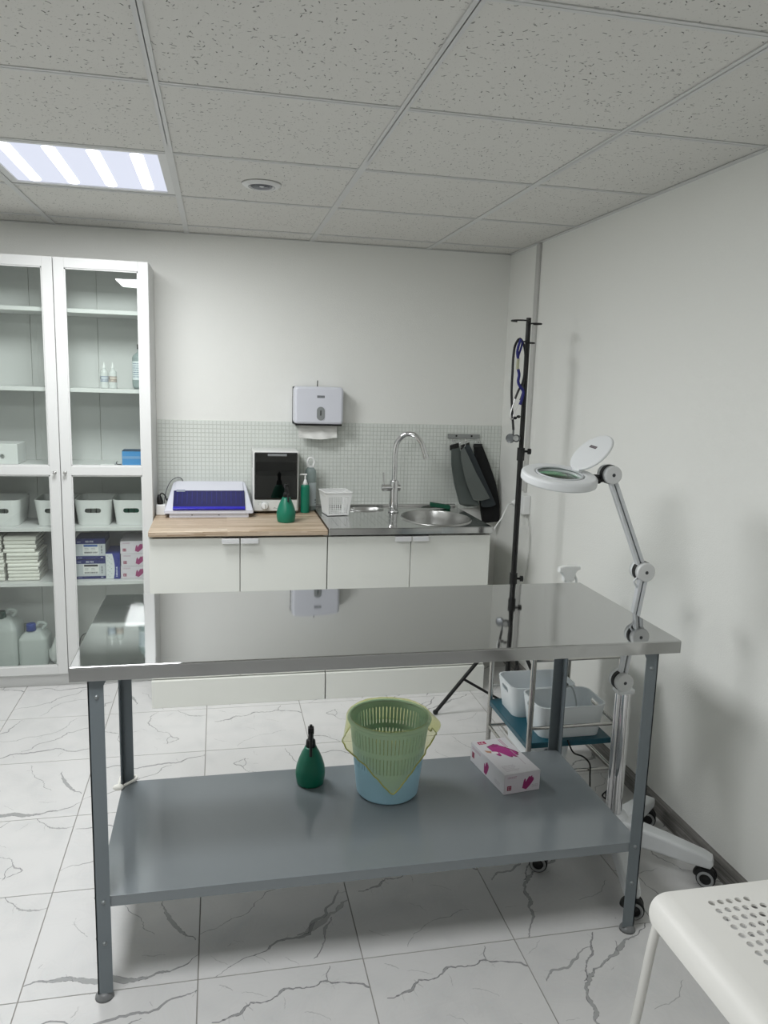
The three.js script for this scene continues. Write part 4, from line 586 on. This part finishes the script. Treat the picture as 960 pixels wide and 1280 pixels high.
// ---------------------------------------------------------------- waste bin with yellow bag, on the shelf
const BIN = [0.452, 0.2705, 1.925];
{
  const t = thing('waste_bin', 'light blue slotted plastic waste bin on the grey shelf', 'waste bin', BIN), blue = mat(new THREE.Color(0.42, 0.69, 0.83), 0.35);
  const R = (y) => 0.091 + (0.118 - 0.091) * y / 0.235, th = 0.0025;
  const ring = (y0, y1) => lathe([[R(y0) - th, y0], [R(y0), y0], [R(y1), y1], [R(y1) - th, y1], [R(y0) - th, y0]], 64);
  add('bin_base', [lathe([[0.0001, 0.004], [0.083, 0.004], [R(0.1) - th, 0.1], [R(0.1), 0.1], [R(0.008), 0.008], [0.086, 0.001], [0.08, 0.0], [0.0001, 0.0]], 64)], blue, t);
  add('middle_band', ring(0.15, 0.165), blue, t);
  add('top_band', [ring(0.215, 0.232), lathe([[0.1155, 0.228], [0.123, 0.228], [0.1245, 0.233], [0.122, 0.238], [0.117, 0.239], [0.1145, 0.235]], 64)], blue, t);
  const slats = (y0, y1) => { const l = []; for (let i = 0; i < 64; i++) { const a = i / 64 * Math.PI * 2, g = bx(-0.0039, 0.0039, 0, Math.hypot(y1 - y0, R(y1) - R(y0)), -th, 0); g.rotateX(Math.atan2(R(y1) - R(y0), y1 - y0)); g.translate(0, y0, R(y0)); g.rotateY(a); l.push(g); } return l; };
  add('slotted_wall', [...slats(0.1, 0.15), ...slats(0.165, 0.215)], blue, t);

  // thin yellow bag: inside, over the rim, and draped to a point at the front
  const N = 160, M = 56, pos = [], idx = [], r = rng(77), ph = [...Array(20)].map(() => r() * 6.283);
  const fold = (a, k) => 0.5 * Math.sin(5 * a + ph[0]) + 0.4 * Math.sin(11 * a + ph[1]) + 0.3 * Math.sin(19 * a + ph[2] + k * 2) + 0.22 * Math.sin(33 * a + ph[3] + k * 4) + 0.15 * Math.sin(57 * a + ph[4]);
  for (let j = 0; j <= M; j++) for (let i = 0; i <= N; i++) {
    const a = i / N * Math.PI * 2, s = Math.sin(a), c = Math.cos(a); let y, q;   // c = towards +z (front), s = +x
    const v = j / M;
    if (v < 0.42) { const k = 1 - v / 0.42; y = 0.238 - 0.175 * k; q = R(y) - 0.005 - 0.007 * k - 0.004 * k * fold(a, k) - 0.012 * k * k; if (k > 0.93) q *= 0.9; }
    else if (v < 0.5) { const k = (v - 0.42) / 0.08; y = 0.238 + 0.0065 * Math.sin(k * Math.PI) + 0.001 * fold(a, 0); q = 0.1135 + k * 0.013; }
    else {
      const k = (v - 0.5) / 0.5, x = 0.13 * s, front = Math.max(0, c);
      const hem = c > -0.15 ? Math.min(0.185, 0.05 + 1.0 * Math.abs(x + 0.012)) : 0.17, hemY = c > -0.15 ? hem : 0.17;
      const drop = 0.238 - hemY; y = 0.238 - drop * k + 0.002 * fold(a, 0) * k;
      const lobe = Math.exp(-((a - 1.45) ** 2) / 0.12) * Math.sin(Math.min(1, k * 1.05) * Math.PI * 0.85) * 0.026, lobe2 = Math.exp(-((a - 5.0) ** 2) / 0.1) * k * 0.012;
      q = Math.max(R(Math.max(0, y)) + 0.004, 0.1265 - 0.012 * k * front) + 0.004 * (1 + fold(a, k)) * (0.25 + k) * 0.7 + lobe + lobe2;
    }
    pos.push(q * s, y, q * c);
  }
  for (let j = 0; j < M; j++) for (let i = 0; i < N; i++) { const a = j * (N + 1) + i, b = a + 1, c = a + N + 1, d = c + 1; idx.push(a, b, c, b, d, c); }
  const g = new THREE.BufferGeometry(); g.setAttribute('position', new THREE.Float32BufferAttribute(pos, 3)); g.setIndex(idx); g.computeVertexNormals();
  const film = mat(new THREE.Color(0.98, 0.98, 0.70), 0.2, 0, { transmission: 0.8, thickness: 0, ior: 1.3, side: THREE.DoubleSide });
  const bag = thing('bin_bag', 'translucent yellow bin bag folded over the rim of the blue bin', 'bag', BIN);
  add('bag_film', g, film, bag);
  const hem = []; for (let i = 0; i <= N; i++) { const k = (M * (N + 1) + i) * 3; hem.push([pos[k] * 1.004, pos[k + 1], pos[k + 2] * 1.004]); }
  add('bag_hem', tube(hem.slice(0, -1).filter((_, i) => i % 2 === 0), 0.0022, 200, 5, true), mat(new THREE.Color(0.72, 0.72, 0.22), 0.4, 0, { transmission: 0.45, thickness: 0 }), bag);
}
// glove carton on the shelf
{
  const t = thing('glove_carton', 'white glove carton with large pink glove print on the grey shelf', 'box', [0.836, 0.2705, 1.888], 0.136);
  const W = 0.122, D = 0.226, h = 0.063; add('carton', rb(-W / 2, W / 2, 0, h, -D / 2, D / 2, 0.0012, 1), mat(0xdad8dc, 0.5), t);
  print('end_print', W - 0.002, h - 0.002, gloveEnd, t, (g) => g.translate(0, h / 2, D / 2 + 0.0004));
  print('top_print', W - 0.002, D - 0.002, canvasTex(280, 520, (c, w, hh) => {
    c.fillStyle = '#dddbdf'; c.fillRect(0, 0, w, hh); c.fillStyle = '#b0215a'; c.fillRect(34, 16, 62, 44); c.strokeStyle = '#e8d6de'; c.lineWidth = 6; c.beginPath(); c.moveTo(48, 28); c.lineTo(48, 50); c.moveTo(48, 48); c.lineTo(62, 48); c.moveTo(82, 28); c.lineTo(68, 28); c.lineTo(68, 50); c.lineTo(82, 50); c.stroke();
    c.fillStyle = '#7d1650'; glovePath(c, 255, 158, 205, 2.75, -1); c.fillStyle = '#b23487'; glovePath(c, 232, 154, 204, 2.75, -1); c.fillStyle = '#9c2a76'; c.beginPath(); c.ellipse(140, 105, 34, 20, -0.3, 0, 7); c.fill();
    c.fillStyle = '#c08f70'; c.beginPath(); c.moveTo(28, 150); c.lineTo(74, 176); c.lineTo(60, 204); c.lineTo(34, 186); c.closePath(); c.fill(); c.fillStyle = '#efeaec'; c.beginPath(); c.ellipse(90, 204, 26, 18, 0.4, 0, 7); c.fill();
    const r = rng(6); textLines(c, 34, 400, 110, 6, 15, '#b7aeb6', r); c.save(); c.translate(228, 20); c.rotate(Math.PI / 2); textLines(c, 0, 0, 150, 2, 14, '#a84a76', r); c.fillStyle = '#bcb2ba'; c.fillRect(170, 4, 230, 5); c.restore();
  }), t, (g) => g.rotateX(-Math.PI / 2).translate(0, h + 0.0004, 0));
  print('side_print', D - 0.002, h - 0.002, canvasTex(520, 146, (c, w, hh) => { c.fillStyle = '#dad8dc'; c.fillRect(0, 0, w, hh); c.fillStyle = '#9c2a6e'; glovePath(c, 112, 250, 78, 0.2); c.fillStyle = '#8e2348'; c.fillRect(24, 60, 36, 46); const r = rng(9); textLines(c, 20, 20, 150, 2, 12, '#a5708c', r); textLines(c, 380, 90, 100, 3, 12, '#b9b0b9', r); }), t, (g) => g.rotateY(-Math.PI / 2).translate(-W / 2 - 0.0004, h / 2, 0));
}

// ---------------------------------------------------------------- drip stand with stethoscope
{
  const PX = 1.25, PZ = 0.85, t = thing('drip_stand', 'black adjustable drip stand with hooks and tripod legs in the corner', 'drip stand', [PX, 0, PZ]);
  add('lower_pole', cyl(0.0125, 0.0125, 1.15, 0, 0.03, 0, 20), blackGloss, t); add('upper_pole', cyl(0.0105, 0.0105, 0.585, 0, 1.175, 0, 20), blackGloss, t);
  add('clamp', [cyl(0.0165, 0.0165, 0.055, 0, 1.155, 0, 20), rod(V(0.012, 1.195, 0), V(0.032, 1.195, 0.004), 0.005), rod(V(0.03, 1.195, 0.0035), V(0.043, 1.195, 0.006), 0.0125, 16)], black, t);
  add('lower_clamp', [cyl(0.017, 0.017, 0.05, 0, 0.6, 0, 20), rod(V(0.012, 0.625, 0), V(0.032, 0.625, 0.004), 0.005), rod(V(0.03, 0.625, 0.0035), V(0.043, 0.625, 0.006), 0.0125, 16)], black, t);
  const loop = (y, a0, rad, k) => { const pts = [[0, y, 0]]; for (let i = 0; i <= 14; i++) { const a = a0 + Math.PI + k * i / 14 * 5.0; pts.push([Math.cos(a0) * rad * 1.25 + Math.cos(a) * rad, y - 0.002, Math.sin(a0) * rad * 1.25 + Math.sin(a) * rad]); } return tube(pts, 0.0034, 60, 8); };
  add('bag_hook', loop(1.747, 2.85, 0.036, 1), black, t); add('bag_hook', loop(1.738, 0.25, 0.024, -1), black, t); add('bag_hook', loop(1.662, 3.0, 0.018, 1), black, t); add('bag_hook', loop(1.658, 0.3, 0.013, -1), black, t);
  add('leg_collar', [cyl(0.02, 0.02, 0.05, 0, 0.375, 0, 20), cyl(0.018, 0.018, 0.035, 0, 0.03, 0, 20)], black, t);
  [Math.PI * 1.0, Math.PI * 0.32, -Math.PI * 0.3].forEach((a) => {
    const c = Math.cos(a), s = Math.sin(a), L = a > 3 ? 0.335 : 0.27, leg = add('tripod_leg', rod(V(c * 0.02, 0.4, s * 0.02), V(c * L, 0.012, s * L), 0.0085, 12), black, t);
    add('brace', rod(V(c * 0.018, 0.045, s * 0.018), V(c * L * 0.62, 0.161, s * L * 0.62), 0.006, 10), black, leg);
    add('foot_cap', [(() => { const g = new THREE.SphereGeometry(0.012, 16, 12); g.translate(c * L, 0.0121, s * L); return g; })()], rubber, leg);
  });

  const st = thing('stethoscope', 'black stethoscope with steel chest piece hanging from the drip stand', 'stethoscope', [0, 0, 0.872]);
  const grey = mat(0x1c1d20, 0.4);
  add('tubing', [tube([[1.2, 1.289, 0.002], [1.196, 1.32, 0.002], [1.19, 1.364, 0.002], [1.182, 1.449, 0.002], [1.181, 1.532, 0.002], [1.182, 1.6, 0.0], [1.19, 1.645, -0.006], [1.211, 1.672, -0.012], [1.226, 1.64, 0.004], [1.235, 1.58, 0.006], [1.234, 1.53, 0.006], [1.228, 1.49, 0.006], [1.222, 1.475, 0.006]], 0.0052, 90, 10)], grey, st);
  add('yoke', [tube([[1.222, 1.475, 0.006], [1.213, 1.46, 0.006], [1.203, 1.435, 0.006], [1.198, 1.42, 0.006]], 0.0048, 20, 8), tube([[1.222, 1.475, 0.006], [1.232, 1.46, 0.006], [1.228, 1.435, 0.006], [1.222, 1.415, 0.006]], 0.0048, 20, 8)], grey, st);
  add('ear_tube', tube([[1.198, 1.42, 0.006], [1.187, 1.385, 0.008], [1.179, 1.35, 0.01], [1.181, 1.334, 0.012], [1.192, 1.338, 0.014]], 0.0025, 30, 8), aluminium, st);
  add('ear_tube', tube([[1.222, 1.415, 0.006], [1.208, 1.385, 0.008], [1.196, 1.358, 0.01], [1.193, 1.342, 0.012], [1.206, 1.345, 0.014]], 0.0025, 30, 8), aluminium, st);
  for (const [x, y] of [[1.215, 1.346], [1.2, 1.34]]) { const g = new THREE.SphereGeometry(0.0075, 14, 10); g.scale(1.2, 0.85, 0.85); g.translate(x, y, 0.014); add('ear_tip', g, rubber, st); }
  const head = (x, y, z, r, yaw) => { const g = lathe([[0.0001, 0.011], [r * 0.75, 0.011], [r * 0.8, 0.013], [r * 0.95, 0.013], [r, 0.009], [r * 0.96, 0.003], [r * 0.6, 0.0], [0.0001, 0.0]], 28); g.rotateX(Math.PI / 2); g.rotateY(yaw); g.translate(x, y, z); return g; };
  add('chest_piece', [head(1.212, 1.254, 0.01, 0.0165, -0.3), head(1.196, 1.252, -0.006, 0.0205, -0.9), rod(V(1.201, 1.262, 0.002), V(1.2, 1.29, 0.002), 0.004)], mat(0x6d7072, 0.32, 0.75), st);
  add('diaphragm', [head(1.209, 1.254, 0.0135, 0.0115, -0.3)], mat(0xb4b6b4, 0.4), st);
  const lan = thing('blue_lanyard', 'twisted blue lanyard with a pale clip hanging beside the stethoscope', 'lanyard', [0, 0, 0.884]);
  const navy = mat(new THREE.Color(0.012, 0.014, 0.16), 0.6);
  add('strap', [tube([[1.206, 1.668, 0], [1.196, 1.64, 0.003], [1.192, 1.615, 0.004], [1.197, 1.588, 0.004]], 0.006, 30, 8), tube([[1.216, 1.66, -0.004], [1.21, 1.635, 0.0], [1.2, 1.605, 0.003], [1.197, 1.588, 0.004]], 0.0045, 30, 8), tube([[1.2, 1.545, 0.004], [1.206, 1.522, 0.004], [1.204, 1.492, 0.004], [1.214, 1.472, 0.004], [1.228, 1.455, 0.004], [1.226, 1.425, 0.004], [1.218, 1.397, 0.004]], 0.0065, 40, 8)], navy, lan);
  add('clip', rb(1.1915, 1.2035, 1.543, 1.59, -0.001, 0.008, 0.002), mat(0xb7b79e, 0.5), lan);
}

// ---------------------------------------------------------------- magnifier lamp on a wheeled base
{
  const C = [1.186, 0, 1.98], t = thing('magnifier_lamp', 'white magnifier lamp with open lid on a wheeled five-star base', 'lamp', C), loc = (x, y, z) => V(x - C[0], y, z - C[2]);
  const lamp = mat(new THREE.Color(0.74, 0.76, 0.77), 0.35), grey = mat(new THREE.Color(0.62, 0.64, 0.66), 0.35, 0.15), jointGrey = mat(new THREE.Color(0.67, 0.68, 0.68), 0.4);
  const base = new THREE.Group(); base.name = 'star_base'; t.add(base);
  add('hub', lathe([[0.0001, 0.165], [0.026, 0.165], [0.032, 0.15], [0.045, 0.135], [0.05, 0.08], [0.0001, 0.075]], 32), lamp, base);
  for (let k = 0; k < 5; k++) {
    const a = (37 + 71 * k) * Math.PI / 180, R = 0.266;
    const g = extr(poly([[0.02, 0.08], [0.02, 0.15], [0.07, 0.143], [0.16, 0.127], [0.262, 0.106], [0.285, 0.096], [0.29, 0.078], [0.282, 0.064], [0.22, 0.066], [0.12, 0.076]]), 0.056, 0.009, 3); g.translate(0, 0, -0.025);
    { const p = g.attributes.position; for (let i = 0; i < p.count; i++) p.setZ(i, p.getZ(i) * (1.1 - 0.3 * p.getX(i) / 0.28)); g.computeVertexNormals(); }
    g.rotateY(-a); add('base_arm', g, lamp, base);
    const cx = Math.cos(a) * R, cz = Math.sin(a) * R, yaw = [-0.75, -0.45, -0.5, 0.2, -0.55][k];
    const caster = new THREE.Group(); caster.name = 'caster'; caster.position.set(cx, 0, cz); caster.rotation.y = yaw; t.add(caster);
    const wheel = (z) => { const w = lathe([[0.0001, -0.007], [0.018, -0.007], [0.0275, -0.006], [0.0285, 0], [0.0275, 0.006], [0.018, 0.007], [0.0001, 0.007]], 28); w.rotateX(Math.PI / 2); w.translate(0.008, 0.0285, z); return w; };
    add('wheel', wheel(0.014), rubber, caster); add('wheel', wheel(-0.014), rubber, caster);
    for (const z of [0.0215, -0.0215]) add('wheel_ring', new THREE.TorusGeometry(0.0205, 0.004, 8, 32).translate(0.008, 0.0285, z), mat(0x9d9fa0, 0.45), caster);
    add('caster_hood', [(() => { const h = new THREE.SphereGeometry(0.03, 20, 12, 0, Math.PI * 2, 0, Math.PI * 0.5); h.scale(1.12, 1.05, 0.8); h.translate(0.002, 0.03, 0); return h; })(), cyl(0.008, 0.008, 0.012, 0, 0.055, 0, 14)], blackGloss, caster);
  }
  add('column', [cyl(0.0165, 0.0165, 0.42, -0.006, 0.15, 0.004, 28), cyl(0.009, 0.009, 0.41, -0.029, 0.15, -0.004, 20)], chrome, t);
  add('column_cap', [rb(-0.042, 0.014, 0.562, 0.578, -0.02, 0.022, 0.005)], lamp, t);
  const P1 = loc(1.158, 0.604, 1.985), P2 = loc(1.203, 0.943, 1.975), P3 = loc(1.073, 1.233, 1.972);
  const joint = (name, p, r) => {
    const g = new THREE.Group(); g.name = name; t.add(g);
    const disc = (z0, z1, rr) => { const d = lathe([[0.0001, z1 - z0], [rr - 0.004, z1 - z0], [rr - 0.001, z1 - z0 - 0.001], [rr, z1 - z0 - 0.004], [rr, 0], [0.0001, 0]], 36); d.rotateX(Math.PI / 2); d.translate(p.x, p.y, p.z + z0); return d; };
    add('joint_disc', disc(0.008, 0.026, r), jointGrey, g); add('joint_disc', disc(-0.026, -0.008, r), lamp, g); add('friction_ring', disc(-0.0085, 0.0085, r + 0.0015), black, g); add('joint_bolt', disc(0.0255, 0.0275, 0.006), darkGrey, g);
  };
  joint('base_joint', P1, 0.028); joint('elbow_joint', P2, 0.0285); joint('head_joint', P3, 0.0265);
  const arm = (a, b, name, wdt) => {
    const d = b.clone().sub(a), L = d.length(), list = [], an = Math.atan2(d.y, d.x) - Math.PI / 2;
    for (const s of [-1, 1]) { const g = rb(s * wdt / 2 - wdt * 0.36, s * wdt / 2 + wdt * 0.36, 0, L, -0.009, 0.009, 0.003); g.rotateZ(an); g.translate(a.x, a.y, a.z); list.push(g); }
    const rail = bx(-wdt * 0.3, wdt * 0.3, 0.02, L - 0.02, -0.005, 0.005); rail.rotateZ(an); rail.translate(a.x, a.y, a.z);
    const m = add(name, list, grey, t); add('arm_channel', rail, mat(0x6a6d70, 0.5), m); return an;
  };
  arm(P1, P2, 'lower_arm', 0.0155); arm(P2, P3, 'upper_arm', 0.0145);
  add('cord', tube([[P2.x - 0.022, P2.y - 0.018, P2.z + 0.01], [P2.x - 0.03, P2.y - 0.03, P2.z + 0.01], [P2.x - 0.022, P2.y - 0.045, P2.z + 0.012], [P2.x - 0.015, P2.y - 0.06, P2.z + 0.012]], 0.003, 20, 8), grey, t);
  // head
  const head = new THREE.Group(); head.name = 'lamp_head'; const hc = loc(0.924, 1.222, 1.955); head.position.copy(hc); head.rotation.set(0.17, 0, -0.02); t.add(head);
  add('ring_housing', lathe([[0.066, 0.007], [0.068, 0.0085], [0.071, 0.009], [0.0725, 0.0115], [0.076, 0.012], [0.08, 0.012], [0.101, 0.0118], [0.104, 0.0113], [0.1075, 0.009], [0.109, 0.006], [0.1093, 0.003], [0.1093, -0.0085], [0.1085, -0.012], [0.1055, -0.0143], [0.1, -0.0145], [0.07, -0.0145], [0.066, -0.011], [0.066, 0.006]], 72), lamp, head);
  add('lens_bezel', new THREE.TorusGeometry(0.0655, 0.0028, 10, 64).rotateX(Math.PI / 2).translate(0, 0.011, 0), grey, head);
  add('lens', lathe([[0.0001, 0.009], [0.02, 0.0085], [0.045, 0.005], [0.0655, 0.0], [0.0655, -0.002], [0.045, -0.006], [0.02, -0.0095], [0.0001, -0.01]], 48), mat(new THREE.Color(0.62, 0.85, 0.70), 0.0, 0, { transmission: 1, thickness: 0.018, ior: 1.5, attenuationColor: new THREE.Color(0.35, 0.62, 0.45), attenuationDistance: 0.012 }), head);
  add('neck', [rb(0.098, 0.128, -0.014, 0.008, -0.016, 0.016, 0.006), rod(V(0.12, -0.003, 0), V(0.15, 0.008, 0.012), 0.012, 16)], black, head);
  // lid, flipped up behind the ring
  const lid = new THREE.Group(); lid.name = 'lens_lid'; lid.position.copy(loc(1.034, 1.291, 1.925)); lid.quaternion.setFromUnitVectors(V(0, 0, 1), V(-0.69, 0.71, 0.125).normalize()); t.add(lid);
  const disc = lathe([[0.0001, 0.003], [0.066, 0.003], [0.0705, 0.001], [0.0715, -0.003], [0.069, -0.005], [0.0001, -0.005]], 64); disc.rotateX(Math.PI / 2); add('lid_disc', disc, lamp, lid);
  print('lid_mark', 0.036, 0.009, canvasTex(160, 40, (c) => { c.fillStyle = '#4b4448'; c.fillRect(0, 0, 160, 40); c.fillStyle = '#9a8f94'; for (let i = 0; i < 7; i++) c.fillRect(9 + i * 21, 14, 12, 13); }), lid, (g) => g.rotateZ(-0.8).translate(0.006, 0.02, 0.0034));
  add('hinge', [rod(V(-0.055, -0.045, -0.004), V(-0.03, -0.066, -0.004), 0.006, 12)], lamp, lid);
}

// ---------------------------------------------------------------- steel trolley with teal trays and bins
{
  const X0 = 1.012, X1 = 1.338, Z0 = 1.272, Z1 = 1.668, t = thing('steel_trolley', 'small steel tube trolley with a teal tray behind the table', 'trolley');
  const teal = mat(new THREE.Color(0.004, 0.085, 0.125), 0.32), postMat = mat(new THREE.Color(0.52, 0.51, 0.49), 0.22, 1);
  for (const x of [X0, X1]) for (const z of [Z0, Z1]) {
    add('post', cyl(0.0095, 0.0095, 0.52, x, 0.055, z, 20), postMat, t);
    add('caster', [cyl(0.008, 0.008, 0.02, x, 0.037, z, 12), (() => { const w = new THREE.CylinderGeometry(0.02, 0.02, 0.014, 22); w.rotateZ(Math.PI / 2); w.translate(x, 0.02, z); return w; })()], black, t);
  }
  for (const y of [0.555, 0.308, 0.138]) { for (const z of [Z0, Z1]) add('rail', rod(V(X0, y, z), V(X1, y, z), 0.0062, 12), postMat, t); for (const x of [X0, X1]) if (y !== 0.308 || x > 1.1) add('rail', rod(V(x, y, Z0), V(x, y, Z1), 0.0062, 12), postMat, t); }
  for (const x of [1.06, 1.115, 1.17]) add('lower_rod', rod(V(x, 0.138, Z0), V(x, 0.138, Z1), 0.0035, 10), postMat, t);
  const tray = (y) => [rb(X0 - 0.004, X1 - 0.008, y - 0.004, y, Z0 - 0.006, Z1 - 0.012, 0.0015, 1), bx(X0 - 0.004, X1 - 0.008, y - 0.02, y - 0.001, Z1 - 0.0145, Z1 - 0.0125), bx(X0 - 0.004, X0 - 0.002, y - 0.02, y - 0.001, Z0, Z1 - 0.013), bx(X1 - 0.01, X1 - 0.008, y - 0.02, y - 0.001, Z0, Z1 - 0.013)];
  add('tray', tray(0.247), teal, t); add('tray', tray(0.578), teal, t);
  const bigBin = binGeometry(0.262, 0.178, 0.118, 0.036, 0.003, 0.13, 0, 0, 0); const shared = mat(new THREE.Color(0.87, 0.91, 0.93), 0.35);
  const slotX = cut(bigBin.clone(), (() => { const g = extr(rrect(0.062, 0.022, 0.0109), 0.5, 0, 1, 6); g.rotateY(Math.PI / 2); g.translate(-0.25, 0.088, 0); return g; })());
  const b1 = thing('supply_bin', 'white plastic bin on the teal trolley tray nearer the corner', 'storage bin', [1.158, 0.2475, 1.372], 0, 'bins on the trolley'); add('bin_body', slotX, shared, b1);
  const b2 = thing('supply_bin', 'white plastic bin at the table end of the teal tray, holding a wire', 'storage bin', [1.188, 0.2475, 1.553], 0, 'bins on the trolley'); add('bin_body', slotX, shared, b2);
  tag(add('coiled_wire', tube([[1.17, 0.255, 1.55], [1.175, 0.32, 1.54], [1.2, 0.38, 1.52], [1.235, 0.385, 1.51], [1.25, 0.33, 1.53], [1.24, 0.256, 1.55]], 0.003, 40, 8), mat(0xb9bdbf, 0.4)), 'arched grey wire standing up in the trolley bin', 'wire');
  const lb = thing('lower_bin', 'small white slotted bin on the lower rack of the trolley', 'storage bin', [1.115, 0.1445, 1.5]); add('bin_body', cut(binGeometry(0.15, 0.26, 0.085, 0.02, 0.003, 0.08, 0.05, 0.018, 0.055), (() => { const g = extr(rrect(0.08, 0.02, 0.0099), 0.4, 0, 1, 6); g.rotateY(Math.PI / 2); g.translate(-0.2, 0.05, 0.05); return g; })()), shared, lb);
  tag(add('trolley_cable', tube([[1.16, 0.252, 1.662], [1.166, 0.235, 1.668], [1.185, 0.205, 1.668], [1.22, 0.19, 1.672], [1.243, 0.165, 1.678], [1.246, 0.12, 1.682], [1.248, 0.05, 1.69], [1.25, 0.004, 1.70]], 0.003, 50, 8), black), 'black cable trailing from the teal tray down to the floor', 'cable');
  tag(add('post_cable', tube([[1.337, 0.22, 1.684], [1.344, 0.19, 1.684], [1.333, 0.16, 1.684], [1.343, 0.13, 1.684], [1.336, 0.09, 1.684], [1.318, 0.065, 1.688], [1.296, 0.045, 1.69], [1.312, 0.03, 1.695], [1.33, 0.0045, 1.698]], 0.003, 60, 8), black), 'short black cable winding down a steel trolley post', 'cable');
  const s = thing('trigger_bottle', 'white trigger spray bottle on top of the steel trolley', 'bottle', [1.247, 0.5785, 1.4], 0.1);
  add('bottle_body', lathe([[0.0001, 0.001], [0.03, 0.0], [0.034, 0.004], [0.034, 0.1], [0.03, 0.125], [0.016, 0.155], [0.013, 0.165], [0.0001, 0.165]], 32), mat(new THREE.Color(0.7, 0.73, 0.74), 0.3), s);
  add('collar', cyl(0.016, 0.015, 0.02, 0, 0.163, 0, 20), whitePlastic, s);
  const hd = extr(poly([[-0.045, 0.218], [-0.043, 0.236], [-0.02, 0.241], [0.03, 0.238], [0.044, 0.236], [0.044, 0.224], [0.034, 0.222], [0.022, 0.208], [0.02, 0.182], [-0.024, 0.182], [-0.026, 0.2], [-0.033, 0.214]]), 0.022, 0.004, 2); hd.translate(0, 0, -0.011); add('trigger_head', hd, whitePlastic, s);
  add('trigger', tube([[0.022, 0.214, 0], [0.026, 0.2, 0], [0.034, 0.185, 0], [0.036, 0.172, 0]], 0.005, 16, 8), whitePlastic, s);
}

// ---------------------------------------------------------------- perforated chair
{
  const t = thing('perforated_chair', 'white metal chair with a perforated seat standing by the wall', 'chair'), cw = mat(new THREE.Color(0.80, 0.79, 0.755), 0.42, 0, { side: THREE.DoubleSide });
  const Y = 0.452, xa = 0.872, xb = 1.25, za = 2.727, zb = 3.135, s = new THREE.Shape(); s.moveTo(xa, -za); s.lineTo(xb - 0.03, -za); s.quadraticCurveTo(xb, -za, xb, -za - 0.03); s.lineTo(xb, -zb + 0.03); s.quadraticCurveTo(xb, -zb, xb - 0.03, -zb); s.lineTo(xa, -zb); s.closePath();
  const rows = 14; for (let j = 0; j < rows; j++) for (let i = 0; i < 13; i++) { if ((j === 0 || j === rows - 1) && i > 4 && i < 8) continue; const h = new THREE.Path(); h.absellipse(0.942 + i * 0.0203, -(2.775 + j * 0.0238), 0.0072, 0.0072, 0, Math.PI * 2); s.holes.push(h); }
  const flat = extr(s, 0.004, 0, 1, 7); flat.rotateX(-Math.PI / 2); flat.translate(0, Y - 0.004, 0);
  // rolled-down front lip with rounded ends
  const lip = (off) => { const g = new THREE.PlaneGeometry(1, 1, 16, 24), p = g.attributes.position, Rr = 0.052; for (let i = 0; i < p.count; i++) { const u = p.getX(i) + 0.5, v = p.getY(i) + 0.5, a = u * 1.45, e = Math.max(0, u - 0.25) / 0.75, inset = 0.04 * (1 - Math.sqrt(Math.max(0, 1 - e * e * 0.96))); p.setXYZ(i, xa - Math.sin(a) * (Rr - off), Y - Rr + Math.cos(a) * (Rr - off), za + inset + v * (zb - za - 2 * inset)); } g.computeVertexNormals(); return g; };
  const under = lip(0.004); { const ix = under.index.array; for (let i = 0; i < ix.length; i += 3) { const q = ix[i]; ix[i] = ix[i + 1]; ix[i + 1] = q; } under.computeVertexNormals(); }
  const rim = (z, s2) => { const g = bx(xa, xb - 0.02, Y - 0.014, Y - 0.002, Math.min(z, z + s2 * 0.003), Math.max(z, z + s2 * 0.003)); return g; };
  add('seat', [flat, lip(0), under, rim(za, 1), rim(zb, -1)], cw, t);
  const r = 0.0098;
  for (const [z, q] of [[za + 0.022, -1], [zb - 0.022, 1]]) {
    add('leg', tube([[xa + 0.02, Y - 0.018, z], [xa - 0.012, Y - 0.022, z], [xa - 0.026, Y - 0.045, z + q * 0.002], [xa - 0.048, 0.2, z + q * 0.012], [xa - 0.068, 0.004, z + q * 0.02]], r, 40, 14), cw, t);
    add('leg', tube([[xb + 0.09, 0.004, z + q * 0.02], [xb + 0.04, 0.24, z + q * 0.01], [xb + 0.005, Y - 0.03, z], [xb + 0.02, 0.56, z], [xb + 0.06, 0.78, z]], r, 40, 14), cw, t);
    add('side_rail', rod(V(xa + 0.01, Y - 0.02, z), V(xb + 0.005, Y - 0.02, z), r * 0.9, 12), cw, t);
  }
  const b = rrect(zb - za - 0.02, 0.17, 0.03); for (let i = 0; i < 14; i++) for (let j = 0; j < 5; j++) { const h = new THREE.Path(); h.absellipse(-0.156 + i * 0.024, -0.048 + j * 0.024, 0.006, 0.006, 0, Math.PI * 2); b.holes.push(h); }
  const back = extr(b, 0.005, 0, 1, 7); back.rotateY(-Math.PI / 2); back.rotateZ(-0.18); back.translate(xb + 0.052, 0.72, (za + zb) / 2); add('backrest', back, cw, t);
}

renderer.render(scene, camera);
